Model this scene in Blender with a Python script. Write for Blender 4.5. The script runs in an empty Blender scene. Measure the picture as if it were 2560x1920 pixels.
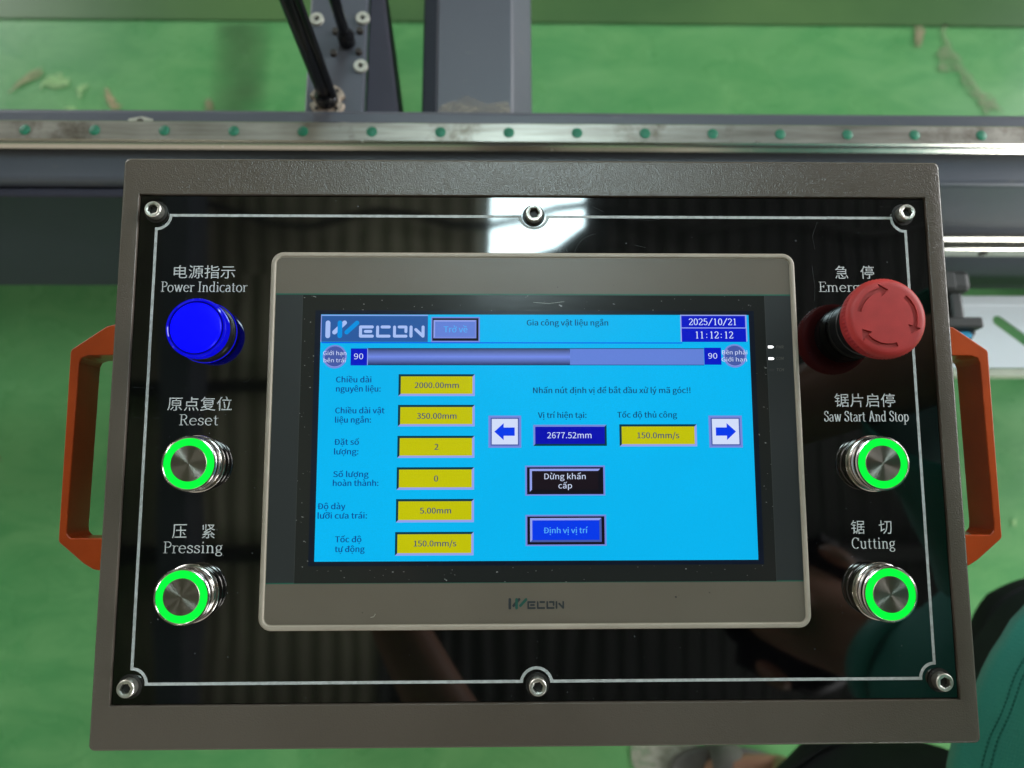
import bpy, bmesh, math, random
from mathutils import Vector, Matrix, noise
random.seed(7)
S = bpy.context.scene
COL = S.collection
PI = math.pi

# ------------------------------------------------------------------ camera, world, lights
TILT = math.radians(5)
BOX = Matrix.Translation((0, 0, 1.05)) @ Matrix.Rotation(TILT, 4, 'X')      # frame of the tilted control box
cd = bpy.data.cameras.new('camera')
cam = bpy.data.objects.new('camera', cd); COL.objects.link(cam); S.camera = cam
cam.matrix_world = Matrix(((0.999828, 0.000192, -0.018547, -0.0201),
                           (-0.003978, 0.978898, -0.204311, -0.04976),
                           (0.018115, 0.204349, 0.978730, 1.42830),
                           (0, 0, 0, 1)))
cd.sensor_width = 36; cd.lens = 36 * 1870 / 2560
cd.clip_start = 0.01; cd.clip_end = 200
cd.dof.use_dof = True; cd.dof.focus_distance = 0.384; cd.dof.aperture_fstop = 6.8

w = bpy.data.worlds.new("World"); S.world = w; w.use_nodes = True
bg = w.node_tree.nodes['Background']
bg.inputs[0].default_value = (1.0, 0.93, 0.82, 1); bg.inputs[1].default_value = 0.54

S.view_settings.view_transform = 'Standard'; S.view_settings.look = 'None'
S.view_settings.exposure = 0; S.view_settings.gamma = 1

def area(name, loc, rot, sx, sy, power, color=(1, 1, 1)):
    l = bpy.data.lights.new(name, 'AREA'); l.shape = 'RECTANGLE'; l.size = sx; l.size_y = sy
    l.energy = power; l.color = color
    o = bpy.data.objects.new(name, l); COL.objects.link(o)
    o.location = loc; o.rotation_euler = rot
    return o
area('right_fill_light', (4.6, 1.6, 2.6), (math.radians(80), 0, math.radians(110)), 3.0, 2.6, 260, (0.96, 0.98, 1.0))  # unseen area light added to brighten the right side; no doorway is modelled
area('left_fill_light', (-4.2, 3.6, 2.6), (math.radians(74), 0, math.radians(-128)), 2.4, 1.8, 85, (0.97, 0.98, 1.0))  # unseen area light put in at far left to brighten the floor behind
area('front_right_fill_light', (3.6, -3.2, 2.2), (math.radians(84), 0, math.radians(46)), 2.6, 2.2, 190, (0.97, 0.98, 1.0))  # added light aimed at the beam's front face, no door behind it

# ------------------------------------------------------------------ materials
def lin(c):
    c = c / 255.0
    return c / 12.92 if c <= 0.04045 else ((c + 0.055) / 1.055) ** 2.4
def rgb(r, g, b): return (lin(r), lin(g), lin(b), 1)

class Mat:
    def __init__(s, name):
        s.m = bpy.data.materials.new(name); s.m.use_nodes = True
        s.n = s.m.node_tree.nodes; s.l = s.m.node_tree.links
        s.b = s.n['Principled BSDF']; s._tc = None
    def tc(s, kind='Object'):
        if s._tc is None: s._tc = s.n.new('ShaderNodeTexCoord')
        return s._tc.outputs[kind]
    def noise(s, scale, detail=3, rough=0.5, stretch=None, dist=0.0):
        t = s.n.new('ShaderNodeTexNoise'); t.inputs['Scale'].default_value = scale
        t.inputs['Detail'].default_value = detail; t.inputs['Roughness'].default_value = rough
        t.inputs['Distortion'].default_value = dist
        if stretch:
            mp = s.n.new('ShaderNodeMapping'); mp.inputs['Scale'].default_value = stretch[:3]
            if len(stretch) > 3: mp.inputs['Rotation'].default_value = (0, 0, stretch[3])
            s.l.new(s.tc(), mp.inputs[0]); s.l.new(mp.outputs[0], t.inputs[0])
        else: s.l.new(s.tc(), t.inputs[0])
        return t.outputs['Fac']
    def ramp(s, fac, stops):
        r = s.n.new('ShaderNodeValToRGB'); e = r.color_ramp.elements
        while len(e) < len(stops): e.new(0.5)
        for i, (p, c) in enumerate(stops):
            e[i].position = p; e[i].color = c if len(c) == 4 else (*c, 1)
        s.l.new(fac, r.inputs[0]); return r.outputs[0]
    def mix(s, fac, a, b, mode='MIX'):
        m = s.n.new('ShaderNodeMix'); m.data_type = 'RGBA'; m.blend_type = mode
        for sock, v in ((m.inputs[0], fac), (m.inputs[6], a), (m.inputs[7], b)):
            if hasattr(v, 'links'): s.l.new(v, sock)
            else: sock.default_value = v
        return m.outputs[2]
    def math(s, op, a, b=0.0):
        m = s.n.new('ShaderNodeMath'); m.operation = op
        for sock, v in ((m.inputs[0], a), (m.inputs[1], b)):
            if hasattr(v, 'links'): s.l.new(v, sock)
            else: sock.default_value = v
        return m.outputs[0]
    def set(s, **k):
        for key, v in k.items():
            i = s.b.inputs[key.replace('_', ' ')]
            if hasattr(v, 'links'): s.l.new(v, i)
            else: i.default_value = v
        return s
    def bump(s, h, strength, dist):
        b = s.n.new('ShaderNodeBump'); b.inputs['Strength'].default_value = strength
        b.inputs['Distance'].default_value = dist
        s.l.new(h, b.inputs['Height']); s.l.new(b.outputs[0], s.b.inputs['Normal']); return s

def plain(name, c, rough=0.5, metal=0.0, var=0.12, scale=60, **k):
    m = Mat(name)
    c2 = tuple(x * (1 - var) for x in c[:3]) + (1,); c3 = tuple(min(1, x * (1 + var)) for x in c[:3]) + (1,)
    m.set(Base_Color=m.ramp(m.noise(scale), [(0.3, c2), (0.7, c3)]), Roughness=rough, Metallic=metal)
    for a, b in k.items(): m.set(**{a: b})
    return m.m
def white_dots(m, base, scale, thr, col, stretch=None):
    d = m.noise(scale, 1, 0.5, stretch)
    return m.mix(m.ramp(d, [(thr, (0, 0, 0)), (thr + 0.02, (1, 1, 1))]), base, col)

# powder coated enclosure: brown grey, hammered skin
m = Mat('powder_coat')
base = m.ramp(m.noise(9, 4), [(0.3, (0.104, 0.086, 0.068, 1)), (0.7, (0.124, 0.103, 0.083, 1))])
base = white_dots(m, base, 1500, 0.80, (0.26, 0.25, 0.22, 1))
base = m.mix(m.ramp(m.noise(34, 6, 0.75, (1, 5, 1, 0.35)), [(0.66, (0, 0, 0)), (0.8, (0.5, 0.5, 0.5))]), base, (0.03, 0.025, 0.02, 1))
m.set(Base_Color=base, Roughness=m.math('ADD', m.math('MULTIPLY', m.noise(50, 2), 0.06), 0.17))
m.b.inputs['Specular IOR Level'].default_value = 0.6
hh = m.math('ADD', m.noise(1300, 2, 0.5), m.math('MULTIPLY', m.noise(260, 1), 0.5))
m.bump(hh, 0.6, 0.00036); M_COAT = m.m

# glossy black acrylic plate with fine scratches, smudges and dust
m = Mat('black_acrylic')
base = (0.0022, 0.0022, 0.0026, 1)
base = white_dots(m, base, 620, 0.79, (0.16, 0.17, 0.18, 1))
sc = None
for ang, sd in ((0.5, 26), (2.1, 31), (1.2, 22)):
    f = m.ramp(m.noise(sd, 2, 0.5, (1, 26, 1, ang)), [(0.715, (0, 0, 0)), (0.735, (1, 1, 1)), (0.75, (0, 0, 0))])
    g = m.ramp(m.noise(9 + sd / 9, 2), [(0.56, (0, 0, 0)), (0.66, (1, 1, 1))])
    f = m.mix(1.0, f, g, 'MULTIPLY')
    sc = f if sc is None else m.mix(1.0, sc, f, 'LIGHTEN')
m.set(Base_Color=m.mix(sc, base, (0.035, 0.037, 0.04, 1)), Roughness=m.math('ADD', m.math('MULTIPLY', m.noise(16, 4), 0.05), 0.015))
m.b.inputs['IOR'].default_value = 1.85
m.bump(m.noise(14, 1), 0.25, 0.0007); M_ACR = m.m

M_PRINT = plain('white_print', (0.62, 0.64, 0.64), 0.5, var=0.06, scale=900)
m = Mat('border_print')
m.set(Base_Color=m.ramp(m.noise(420, 3), [(0.3, (0.40, 0.42, 0.41, 1)), (0.6, (0.56, 0.59, 0.58, 1))]), Roughness=0.5); M_BORD = m.m
M_GLINT = plain('glass_edge_glint', (0.07, 0.075, 0.07), 0.4)
M_SHADOWGAP = plain('gap_black', (0.006, 0.006, 0.006), 0.7)

m = Mat('bezel_rim_plastic')
m.set(Base_Color=m.ramp(m.noise(40, 3), [(0.3, (0.40, 0.345, 0.275, 1)), (0.7, (0.46, 0.40, 0.32, 1))]), Roughness=0.42); M_RIM = m.m
m = Mat('bezel_film')
base = m.ramp(m.noise(14, 3), [(0.3, (0.150, 0.127, 0.096, 1)), (0.7, (0.172, 0.146, 0.112, 1))])
base = m.mix(m.ramp(m.noise(420, 2), [(0.765, (0, 0, 0)), (0.79, (1, 1, 1))]), base, (0.02, 0.02, 0.018, 1))
m.set(Base_Color=base, Roughness=0.33); m.bump(m.noise(2600, 1), 0.25, 0.0002); M_FILM = m.m
def glassy(name, c, thr, rough):
    m = Mat(name)
    base = white_dots(m, c, 520, thr, (0.34, 0.34, 0.33, 1), (1, 1.8, 1, 0.7))
    m.set(Base_Color=base, Roughness=rough); m.bump(m.noise(1800, 1), 0.12, 0.0002); return m.m
M_SIDEG = glassy('dark_film', (0.034, 0.038, 0.039, 1), 0.84, 0.3)
M_TOUCH = glassy('touch_glass', (0.021, 0.023, 0.022, 1), 0.745, 0.16)
M_GREEN_LINE = plain('green_line_print', (0.01, 0.14, 0.09), 0.4)
M_LCDEDGE = plain('display_edge', (0.006, 0.012, 0.03), 0.2)
M_LOGO_D = plain('logo_slate', (0.022, 0.03, 0.034), 0.45)
M_LOGO_G = plain('logo_green', (0.01, 0.085, 0.06), 0.45)
M_LEDTXT = plain('legend_print', (0.20, 0.19, 0.16), 0.5)

def screen(name, c, s=1.0, var=0.0):
    m = Mat(name); m.set(Base_Color=(0.004, 0.004, 0.004, 1), Roughness=0.3); m.b.inputs['Specular IOR Level'].default_value = 0.12
    if var:
        c2 = tuple(x * (1 - var) for x in c[:3]) + (1,)
        v = m.mix(m.noise(1500, 2, 0.6), c, c2)
        v = m.mix(m.ramp(m.noise(11, 2), [(0.35, (0, 0, 0)), (0.7, (0.8, 0.8, 0.8))]), v, tuple(x * (1 - var * 0.8) for x in c[:3]) + (1,))
        m.set(Emission_Color=v)
    else: m.set(Emission_Color=c)
    m.b.inputs['Emission Strength'].default_value = s
    return m.m
E_CYAN = screen('pixels_cyan', rgb(0, 192, 255), 1.0, 0.22)
E_LOGOBG = screen('pixels_logo_blue', rgb(46, 96, 168), 0.95, 0.15)
E_WHITE = screen('pixels_white', rgb(214, 226, 255), 0.95)
E_LOGOW = screen('pixels_logo_pale', rgb(170, 195, 250), 0.95)
E_LOGOB = screen('pixels_logo_cyan', rgb(0, 145, 228), 0.95)
E_NAVY = screen('pixels_navy', rgb(0, 22, 205), 0.95, 0.1)
E_BLUE = screen('pixels_blue', rgb(0, 60, 245), 0.95, 0.1)
E_DKBLUE = screen('pixels_deep_blue', rgb(0, 8, 178), 0.95)
E_YEL = screen('pixels_yellow', rgb(206, 206, 0), 0.97, 0.2)
E_LILAC = screen('pixels_lilac', rgb(122, 142, 228), 0.95, 0.1)
E_LILAC2 = screen('pixels_pale_lilac', rgb(150, 165, 240), 0.95)
E_PERI = screen('pixels_periwinkle', rgb(104, 136, 226), 0.95, 0.12)
E_SLATE = screen('pixels_slate', rgb(74, 96, 176), 0.95, 0.15)
E_BLACK = screen('pixels_black', rgb(14, 14, 26), 0.8)
E_BROWN = screen('pixels_dark', rgb(26, 16, 26), 0.8)
E_DKTEAL = screen('pixels_dark_teal', rgb(0, 58, 74), 0.9)
E_TEXT = screen('pixels_text_blue', rgb(6, 40, 142), 0.9)
E_TEXT2 = screen('pixels_text_slate', rgb(10, 52, 112), 0.9)
E_YTEXT = screen('pixels_text_grey', rgb(62, 80, 112), 0.85)
E_SKYTXT = screen('pixels_text_sky', rgb(84, 176, 250), 0.95)
E_LED = screen('led_white', (1, 1, 1, 1), 2.2)
E_LEDOFF = plain('led_off', (0.05, 0.05, 0.05), 0.3)
m = Mat('bar_gradient'); sep = m.n.new('ShaderNodeSeparateXYZ'); m.l.new(m.tc('Generated'), sep.inputs[0])
m.set(Base_Color=(0.01, 0.01, 0.01, 1), Roughness=0.22,
      Emission_Color=m.ramp(sep.outputs[1], [(0.0, rgb(24, 44, 96)), (0.5, rgb(112, 138, 232)), (1.0, rgb(44, 58, 96))]))
m.b.inputs['Emission Strength'].default_value = 0.95; E_BAR = m.m

def steel(name, c=(0.62, 0.59, 0.55, 1), rough=0.13):
    m = Mat(name); m.set(Base_Color=c, Metallic=1.0, Roughness=m.math('ADD', m.math('MULTIPLY', m.noise(300, 2), 0.1), rough)); return m
M_STEEL = steel('stainless_steel').m
M_SCREW = steel('zinc_screw', (0.80, 0.78, 0.70, 1), 0.34).m
M_SOCKET = plain('screw_socket', (0.02, 0.019, 0.017), 0.45, 0.3)
m = steel('brushed_cap', (0.36, 0.33, 0.29, 1), 0.26)
tg = m.n.new('ShaderNodeTangent'); tg.direction_type = 'RADIAL'; tg.axis = 'Z'
m.l.new(tg.outputs[0], m.b.inputs['Tangent']); m.b.inputs['Anisotropic'].default_value = 0.93; M_CAP = m.m
E_GREEN = screen('green_ring_light', (0.0, 1.0, 0.05, 1), 1.25, 0.3)
E_BLUELAMP = screen('blue_lamp_light', (0.0, 0.0, 1.0, 1), 1.35)
E_BLUERIM = screen('blue_lamp_rim', (0.0, 0.0, 1.0, 1), 0.8, 0.3)
E_BLUERIM.node_tree.nodes['Principled BSDF'].inputs['Roughness'].default_value = 0.08; E_BLUERIM.node_tree.nodes['Principled BSDF'].inputs['Specular IOR Level'].default_value = 0.5
E_BLUEDK = screen('blue_lamp_groove', (0.0, 0.0, 1.0, 1), 0.3, 0.5)
M_BLACKP = plain('black_plastic', (0.011, 0.012, 0.013), 0.28)
m = Mat('red_plastic')
m.set(Base_Color=m.ramp(m.noise(90, 4), [(0.3, (0.44, 0.024, 0.021, 1)), (0.7, (0.58, 0.038, 0.034, 1))]), Roughness=0.5)
m.bump(m.noise(2500, 2), 0.3, 0.0002); M_RED = m.m
m = Mat('red_groove'); m.set(Base_Color=m.ramp(m.noise(90, 4), [(0.3, (0.40, 0.032, 0.028, 1)), (0.7, (0.46, 0.042, 0.037, 1))]), Roughness=0.55); M_RED2 = m.m
m = Mat('orange_handle')
m.set(Base_Color=m.ramp(m.noise(50, 4), [(0.3, (0.46, 0.056, 0.005, 1)), (0.7, (0.56, 0.072, 0.008, 1))]), Roughness=0.3)
m.bump(m.noise(500, 2), 0.1, 0.0004); M_ORANGE = m.m

# floor paint
m = Mat('green_floor_paint')
g1 = m.ramp(m.noise(1.1, 5, 0.6), [(0.3, (0.070, 0.25, 0.078, 1)), (0.5, (0.090, 0.31, 0.10, 1)), (0.75, (0.135, 0.35, 0.12, 1))])
sw = m.ramp(m.noise(7, 6, 0.7, (1, 2.2, 1, 0.5), 0.6), [(0.38, (0, 0, 0)), (0.72, (0.9, 0.9, 0.9))])
g1 = m.mix(sw, g1, (0.165, 0.40, 0.145, 1))
g1 = m.mix(m.ramp(m.noise(30, 5, 0.7, (1, 3, 1, 1.1)), [(0.62, (0, 0, 0)), (0.8, (0.7, 0.7, 0.7))]), g1, (0.22, 0.44, 0.2, 1))
m.set(Base_Color=g1, Roughness=m.math('ADD', m.math('MULTIPLY', m.noise(6, 4), 0.25), 0.16))
m.bump(m.noise(18, 4), 0.12, 0.002); M_FLOOR = m.m
m = Mat('darker_floor_green')
m.set(Base_Color=m.ramp(m.noise(2.2, 5), [(0.3, (0.050, 0.125, 0.042, 1)), (0.7, (0.10, 0.20, 0.065, 1))]), Roughness=0.3); M_FLOOR2 = m.m  # darker olive green than the rest of the floor
def chip(name, a, b, soft=True):
    m = Mat(name); m.set(Base_Color=m.ramp(m.noise(22, 5, 0.7), [(0.3, a), (0.7, b)]), Roughness=0.6)
    k = m.noise(34, 6, 0.8, (1, 2.2, 1, 0.7))
    if soft:
        vd = m.n.new('ShaderNodeVectorMath'); vd.operation = 'DISTANCE'; vd.inputs[1].default_value = (.5, .5, 0)
        mp = m.n.new('ShaderNodeMapping'); mp.inputs['Scale'].default_value = (1, 1, 0); m.l.new(m.tc('Generated'), mp.inputs[0]); m.l.new(mp.outputs[0], vd.inputs[0])
        k = m.math('ADD', k, m.math('SUBTRACT', 0.20, m.math('MULTIPLY', vd.outputs['Value'], 0.30)))
    m.set(Alpha=m.ramp(k, [(0.36, (0, 0, 0)), (0.66, (0.85, 0.85, 0.85))])); return m.m
M_CHIP = chip('bare_concrete_chip', (0.26, 0.30, 0.13, 1), (0.36, 0.36, 0.18, 1))
M_CONC = chip('grey_concrete_patch', (0.36, 0.34, 0.27, 1), (0.50, 0.48, 0.40, 1))
M_CHIP2 = chip('worn_pale_paint', (0.26, 0.50, 0.18, 1), (0.40, 0.62, 0.27, 1))
M_CHIP3 = chip('pink_scuff', (0.36, 0.29, 0.15, 1), (0.48, 0.34, 0.20, 1))
M_CHIP4 = chip('brown_scuff', (0.22, 0.22, 0.10, 1), (0.30, 0.24, 0.14, 1))
M_SCRAPE = chip('long_scrape', (0.16, 0.26, 0.11, 1), (0.30, 0.28, 0.17, 1), False)

m = Mat('slate_machine_paint')
b0 = m.ramp(m.noise(4, 4), [(0.3, (0.082, 0.090, 0.112, 1)), (0.7, (0.105, 0.112, 0.134, 1))])
b0 = m.mix(m.ramp(m.noise(30, 5, 0.7, (1, 4, 1)), [(0.62, (0, 0, 0)), (0.72, (0.35, 0.35, 0.35))]), b0, (0.22, 0.20, 0.17, 1))
m.set(Base_Color=b0, Roughness=0.36); m.bump(m.noise(160, 3), 0.08, 0.001); M_SLATE = m.m
M_SLATED = plain('dark_slate', (0.034, 0.032, 0.052), 0.6, scale=8)
m = Mat('ground_rail_steel')
b0 = m.ramp(m.noise(26, 5, 0.7, (0.35, 5, 1)), [(0.3, (0.26, 0.235, 0.20, 1)), (0.6, (0.46, 0.43, 0.38, 1))])
b0 = m.mix(m.ramp(m.noise(14, 5, 0.7), [(0.54, (0, 0, 0)), (0.66, (0.85, 0.85, 0.85))]), b0, (0.15, 0.12, 0.09, 1))
m.set(Base_Color=b0, Metallic=0.75, Roughness=m.math('ADD', m.math('MULTIPLY', m.noise(20, 4), 0.25), 0.2)); M_RAIL = m.m
M_RAILB = steel('polished_rail_steel', (0.74, 0.71, 0.62, 1), 0.2).m
M_PLUG = plain('green_hole_plug', (0.012, 0.18, 0.095), 0.45, var=0.3, scale=40)
M_ROD = plain('black_rod', (0.018, 0.019, 0.022), 0.2, 0.5)
M_FLANGE = plain('worn_beige_flange', (0.44, 0.36, 0.28), 0.5, scale=160, var=0.35)
M_BOLTD = plain('rusty_dark_bolt', (0.035, 0.026, 0.02), 0.5)
M_WASHER = plain('bright_washer', (0.62, 0.60, 0.52), 0.35, 0.5, scale=200)
M_DUST = chip('sawdust_smear', (0.30, 0.27, 0.22, 1), (0.40, 0.36, 0.29, 1), False)
M_CHAIN = plain('black_nylon', (0.022, 0.022, 0.020), 0.48, scale=40, var=0.25)
M_CHAIND = plain('chain_shadow_slot', (0.006, 0.006, 0.006), 0.6)
M_CYANP = plain('cyan_cap', (0.03, 0.36, 0.62), 0.35)
M_WHITEP = plain('white_sheet_metal', (0.80, 0.83, 0.86), 0.4, scale=9, var=0.05)
M_CREAM = plain('cream_lip', (0.52, 0.54, 0.42), 0.45, scale=30)

m = Mat('teal_sports_knit')
vor = m.n.new('ShaderNodeTexVoronoi'); vor.inputs['Scale'].default_value = 390; vor.inputs['Randomness'].default_value = 0.25
m.l.new(m.tc(), vor.inputs[0])
dots = m.ramp(vor.outputs[0], [(0.10, (1, 1, 1)), (0.24, (0, 0, 0))])
b0 = m.ramp(m.noise(12, 4), [(0.3, (0.024, 0.33, 0.27, 1)), (0.7, (0.036, 0.38, 0.31, 1))])
sz_ = m.n.new('ShaderNodeSeparateXYZ'); m.l.new(m.tc(), sz_.inputs[0])
mk = m.ramp(sz_.outputs[2], [(0.822, (0, 0, 0)), (0.828, (1, 1, 1))])
m.set(Base_Color=m.mix(m.math('MULTIPLY', m.math('MULTIPLY', dots, mk), 0.6), b0, (0.12, 0.56, 0.46, 1)), Roughness=0.62)
m.b.inputs['Sheen Weight'].default_value = 0.25
m.bump(m.math('ADD', vor.outputs[0], m.math('MULTIPLY', m.noise(900, 1, 0.5, (1, 1, 3)), 0.5)), 0.5, 0.001); M_TEAL = m.m
M_THREAD = plain('teal_thread', (0.008, 0.14, 0.12), 0.7)
m = Mat('black_cotton')
m.set(Base_Color=m.ramp(m.noise(9, 4), [(0.3, (0.009, 0.011, 0.014, 1)), (0.7, (0.016, 0.019, 0.023, 1))]), Roughness=0.85)
m.bump(m.noise(900, 2), 0.4, 0.0008); M_CLOTH = m.m
M_CLOTH2 = plain('black_hem', (0.006, 0.007, 0.008), 0.85)
m = Mat('skin')
m.set(Base_Color=m.ramp(m.noise(12, 4), [(0.3, (0.36, 0.175, 0.115, 1)), (0.7, (0.45, 0.235, 0.16, 1))]), Roughness=0.5)
m.b.inputs['Subsurface Weight'].default_value = 0.08; m.b.inputs['Subsurface Radius'].default_value = (0.01, 0.004, 0.002); M_SKIN = m.m
M_HAIR = plain('black_hair', (0.010, 0.008, 0.007), 0.45)
M_EYE = plain('eye_white', (0.6, 0.58, 0.55), 0.2)
M_LIP = plain('lip', (0.30, 0.11, 0.09), 0.45)
M_SANDAL = plain('grey_sandal', (0.15, 0.14, 0.125), 0.6, scale=50)
M_PHONE = plain('phone_case', (0.012, 0.013, 0.016), 0.25)
m = Mat('ceiling_sheet')
m.set(Base_Color=m.ramp(m.noise(0.7, 4), [(0.3, (0.22, 0.185, 0.135, 1)), (0.7, (0.50, 0.44, 0.335, 1))]), Roughness=0.55); M_CEIL = m.m
M_CEILD = plain('darkened_ceiling_sheet', (0.035, 0.032, 0.030), 0.55, scale=1.2, var=0.5)  # roof coloured dark so the plate's right side reflects dark
M_PURLIN = plain('dark_purlin', (0.035, 0.032, 0.03), 0.5)
m = Mat('skylight_sheet'); m.set(Base_Color=(0.7, 0.75, 0.75, 1), Roughness=0.5, Emission_Color=(0.72, 0.95, 1.0, 1))
m.b.inputs['Emission Strength'].default_value = 24; M_SKYL = m.m
M_TUBE = screen('lamp_tube', (1.0, 0.95, 0.85, 1), 26)

# ------------------------------------------------------------------ object helpers
def tag(o, label=None, cat=None, group=None, kind=None):
    for k, v in (('label', label), ('category', cat), ('group', group), ('kind', kind)):
        if v: o[k] = v
    return o
def empty(name, mat=None, **k):
    o = bpy.data.objects.new(name, None); COL.objects.link(o); o.empty_display_size = 0.02
    if mat is not None: o.matrix_world = mat
    return tag(o, **k)
def link(name, me, material, parent=None, loc=None, smooth=None):
    if material is not None:
        me.materials.clear(); me.materials.append(material)
    o = bpy.data.objects.new(name, me); COL.objects.link(o)
    if parent is not None: o.parent = parent
    if loc is not None: o.location = loc
    return o
def finish(bm, name, material, parent=None, loc=None, smooth=False, bevel=0.0, seg=2, angle=40, wn=False):
    bmesh.ops.remove_doubles(bm, verts=bm.verts, dist=1e-7)
    bmesh.ops.recalc_face_normals(bm, faces=bm.faces)
    if bevel:
        es = [e for e in bm.edges if len(e.link_faces) == 2 and e.calc_face_angle(0) > math.radians(angle)]
        bmesh.ops.bevel(bm, geom=es, offset=bevel, segments=seg, profile=0.5, affect='EDGES', clamp_overlap=True)
    me = bpy.data.meshes.new(name); bm.to_mesh(me); bm.free()
    if smooth:
        for p in me.polygons: p.use_smooth = True
        try: me.set_sharp_from_angle(angle=math.radians(smooth if smooth > 1 else 35))
        except Exception: pass
    o = link(name, me, material, parent, loc)
    if smooth and bevel or wn: 
        w_ = o.modifiers.new('wn', 'WEIGHTED_NORMAL'); w_.keep_sharp = True; w_.weight = 90
    return o
def bbox(bm, x0, y0, z0, x1, y1, z1):
    v = [bm.verts.new(p) for p in ((x0,y0,z0),(x1,y0,z0),(x1,y1,z0),(x0,y1,z0),(x0,y0,z1),(x1,y0,z1),(x1,y1,z1),(x0,y1,z1))]
    for f in ((3,2,1,0),(4,5,6,7),(0,1,5,4),(1,2,6,5),(2,3,7,6),(3,0,4,7)): bm.faces.new([v[i] for i in f])
def prism(bm, pts, z0, z1):
    a = [bm.verts.new((x, y, z0)) for x, y in pts]; b = [bm.verts.new((x, y, z1)) for x, y in pts]
    bm.faces.new(a[::-1]); bm.faces.new(b); n = len(pts)
    for i in range(n): bm.faces.new((a[i], a[(i+1) % n], b[(i+1) % n], b[i]))
def ring_prism(bm, outer, inner, z0, z1):
    n = len(outer); V = [[bm.verts.new((x, y, z)) for x, y in P] for P in (outer, inner) for z in (z0, z1)]
    o0, o1, i0, i1 = V
    for k in range(n):
        j = (k + 1) % n
        bm.faces.new((o0[k], o0[j], o1[j], o1[k])); bm.faces.new((i0[j], i0[k], i1[k], i1[j]))
        bm.faces.new((o1[k], o1[j], i1[j], i1[k])); bm.faces.new((o0[j], o0[k], i0[k], i0[j]))
def lathe(bm, prof, n=64, cx=0, cy=0, z0=0, rfun=None):
    rings = []
    for r, z in prof:
        if r < 1e-6: rings.append([bm.verts.new((cx, cy, z + z0))])
        else:
            rings.append([bm.verts.new((cx + (r + (rfun(k, z) if rfun else 0)) * math.cos(2*PI*k/n), cy + (r + (rfun(k, z) if rfun else 0)) * math.sin(2*PI*k/n), z + z0)) for k in range(n)])
    for a, b in zip(rings, rings[1:]):
        for k in range(n):
            j = (k + 1) % n
            if len(a) == 1 and len(b) == 1: continue
            if len(a) == 1: bm.faces.new((a[0], b[k], b[j]))
            elif len(b) == 1: bm.faces.new((a[k], a[j], b[0]))
            else: bm.faces.new((a[k], a[j], b[j], b[k]))
def mm(pts): return [tuple(c * 0.001 for c in p) for p in pts]
def rrect(x0, y0, x1, y1, r, n=8):
    out = []
    for cx, cy, a in ((x1-r, y1-r, 0), (x0+r, y1-r, 90), (x0+r, y0+r, 180), (x1-r, y0+r, 270)):
        for k in range(n + 1):
            t = math.radians(a + 90 * k / n); out.append((cx + r*math.cos(t), cy + r*math.sin(t)))
    return out
def tube(bm, pts, r, n=12, cap=True):
    rings = []
    for i, p in enumerate(pts):
        p = Vector(p); d = (Vector(pts[min(i+1, len(pts)-1)]) - Vector(pts[max(i-1, 0)])).normalized()
        u = d.orthogonal().normalized() if i == 0 else (u - d * u.dot(d)).normalized()
        v = d.cross(u); rr = r[i] if isinstance(r, (list, tuple)) else r
        rings.append([bm.verts.new(p + rr * (math.cos(2*PI*k/n) * u + math.sin(2*PI*k/n) * v)) for k in range(n)])
    for a, b in zip(rings, rings[1:]):
        for k in range(n): bm.faces.new((a[k], a[(k+1) % n], b[(k+1) % n], b[k]))
    if cap: bm.faces.new(rings[0][::-1]); bm.faces.new(rings[-1])

# flat marks: rectangles and strokes in mm at height z (mm)
def flat(name, rects, z, material, parent):
    bm = bmesh.new()
    for x0, y0, x1, y1 in rects:
        bm.faces.new([bm.verts.new((x*.001, y*.001, z*.001)) for x, y in ((x0, y0), (x0, y1), (x1, y1), (x1, y0))])
    o = finish(bm, name, material, parent)
    if o.data.polygons[0].normal.z < 0: o.data.flip_normals()
    return o
def flat_poly(name, pts, z, material, parent):
    bm = bmesh.new(); bm.faces.new([bm.verts.new((x*.001, y*.001, z*.001)) for x, y in pts])
    o = finish(bm, name, material, parent)
    if o.data.polygons[0].normal.z < 0: o.data.flip_normals()
    return o

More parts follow.
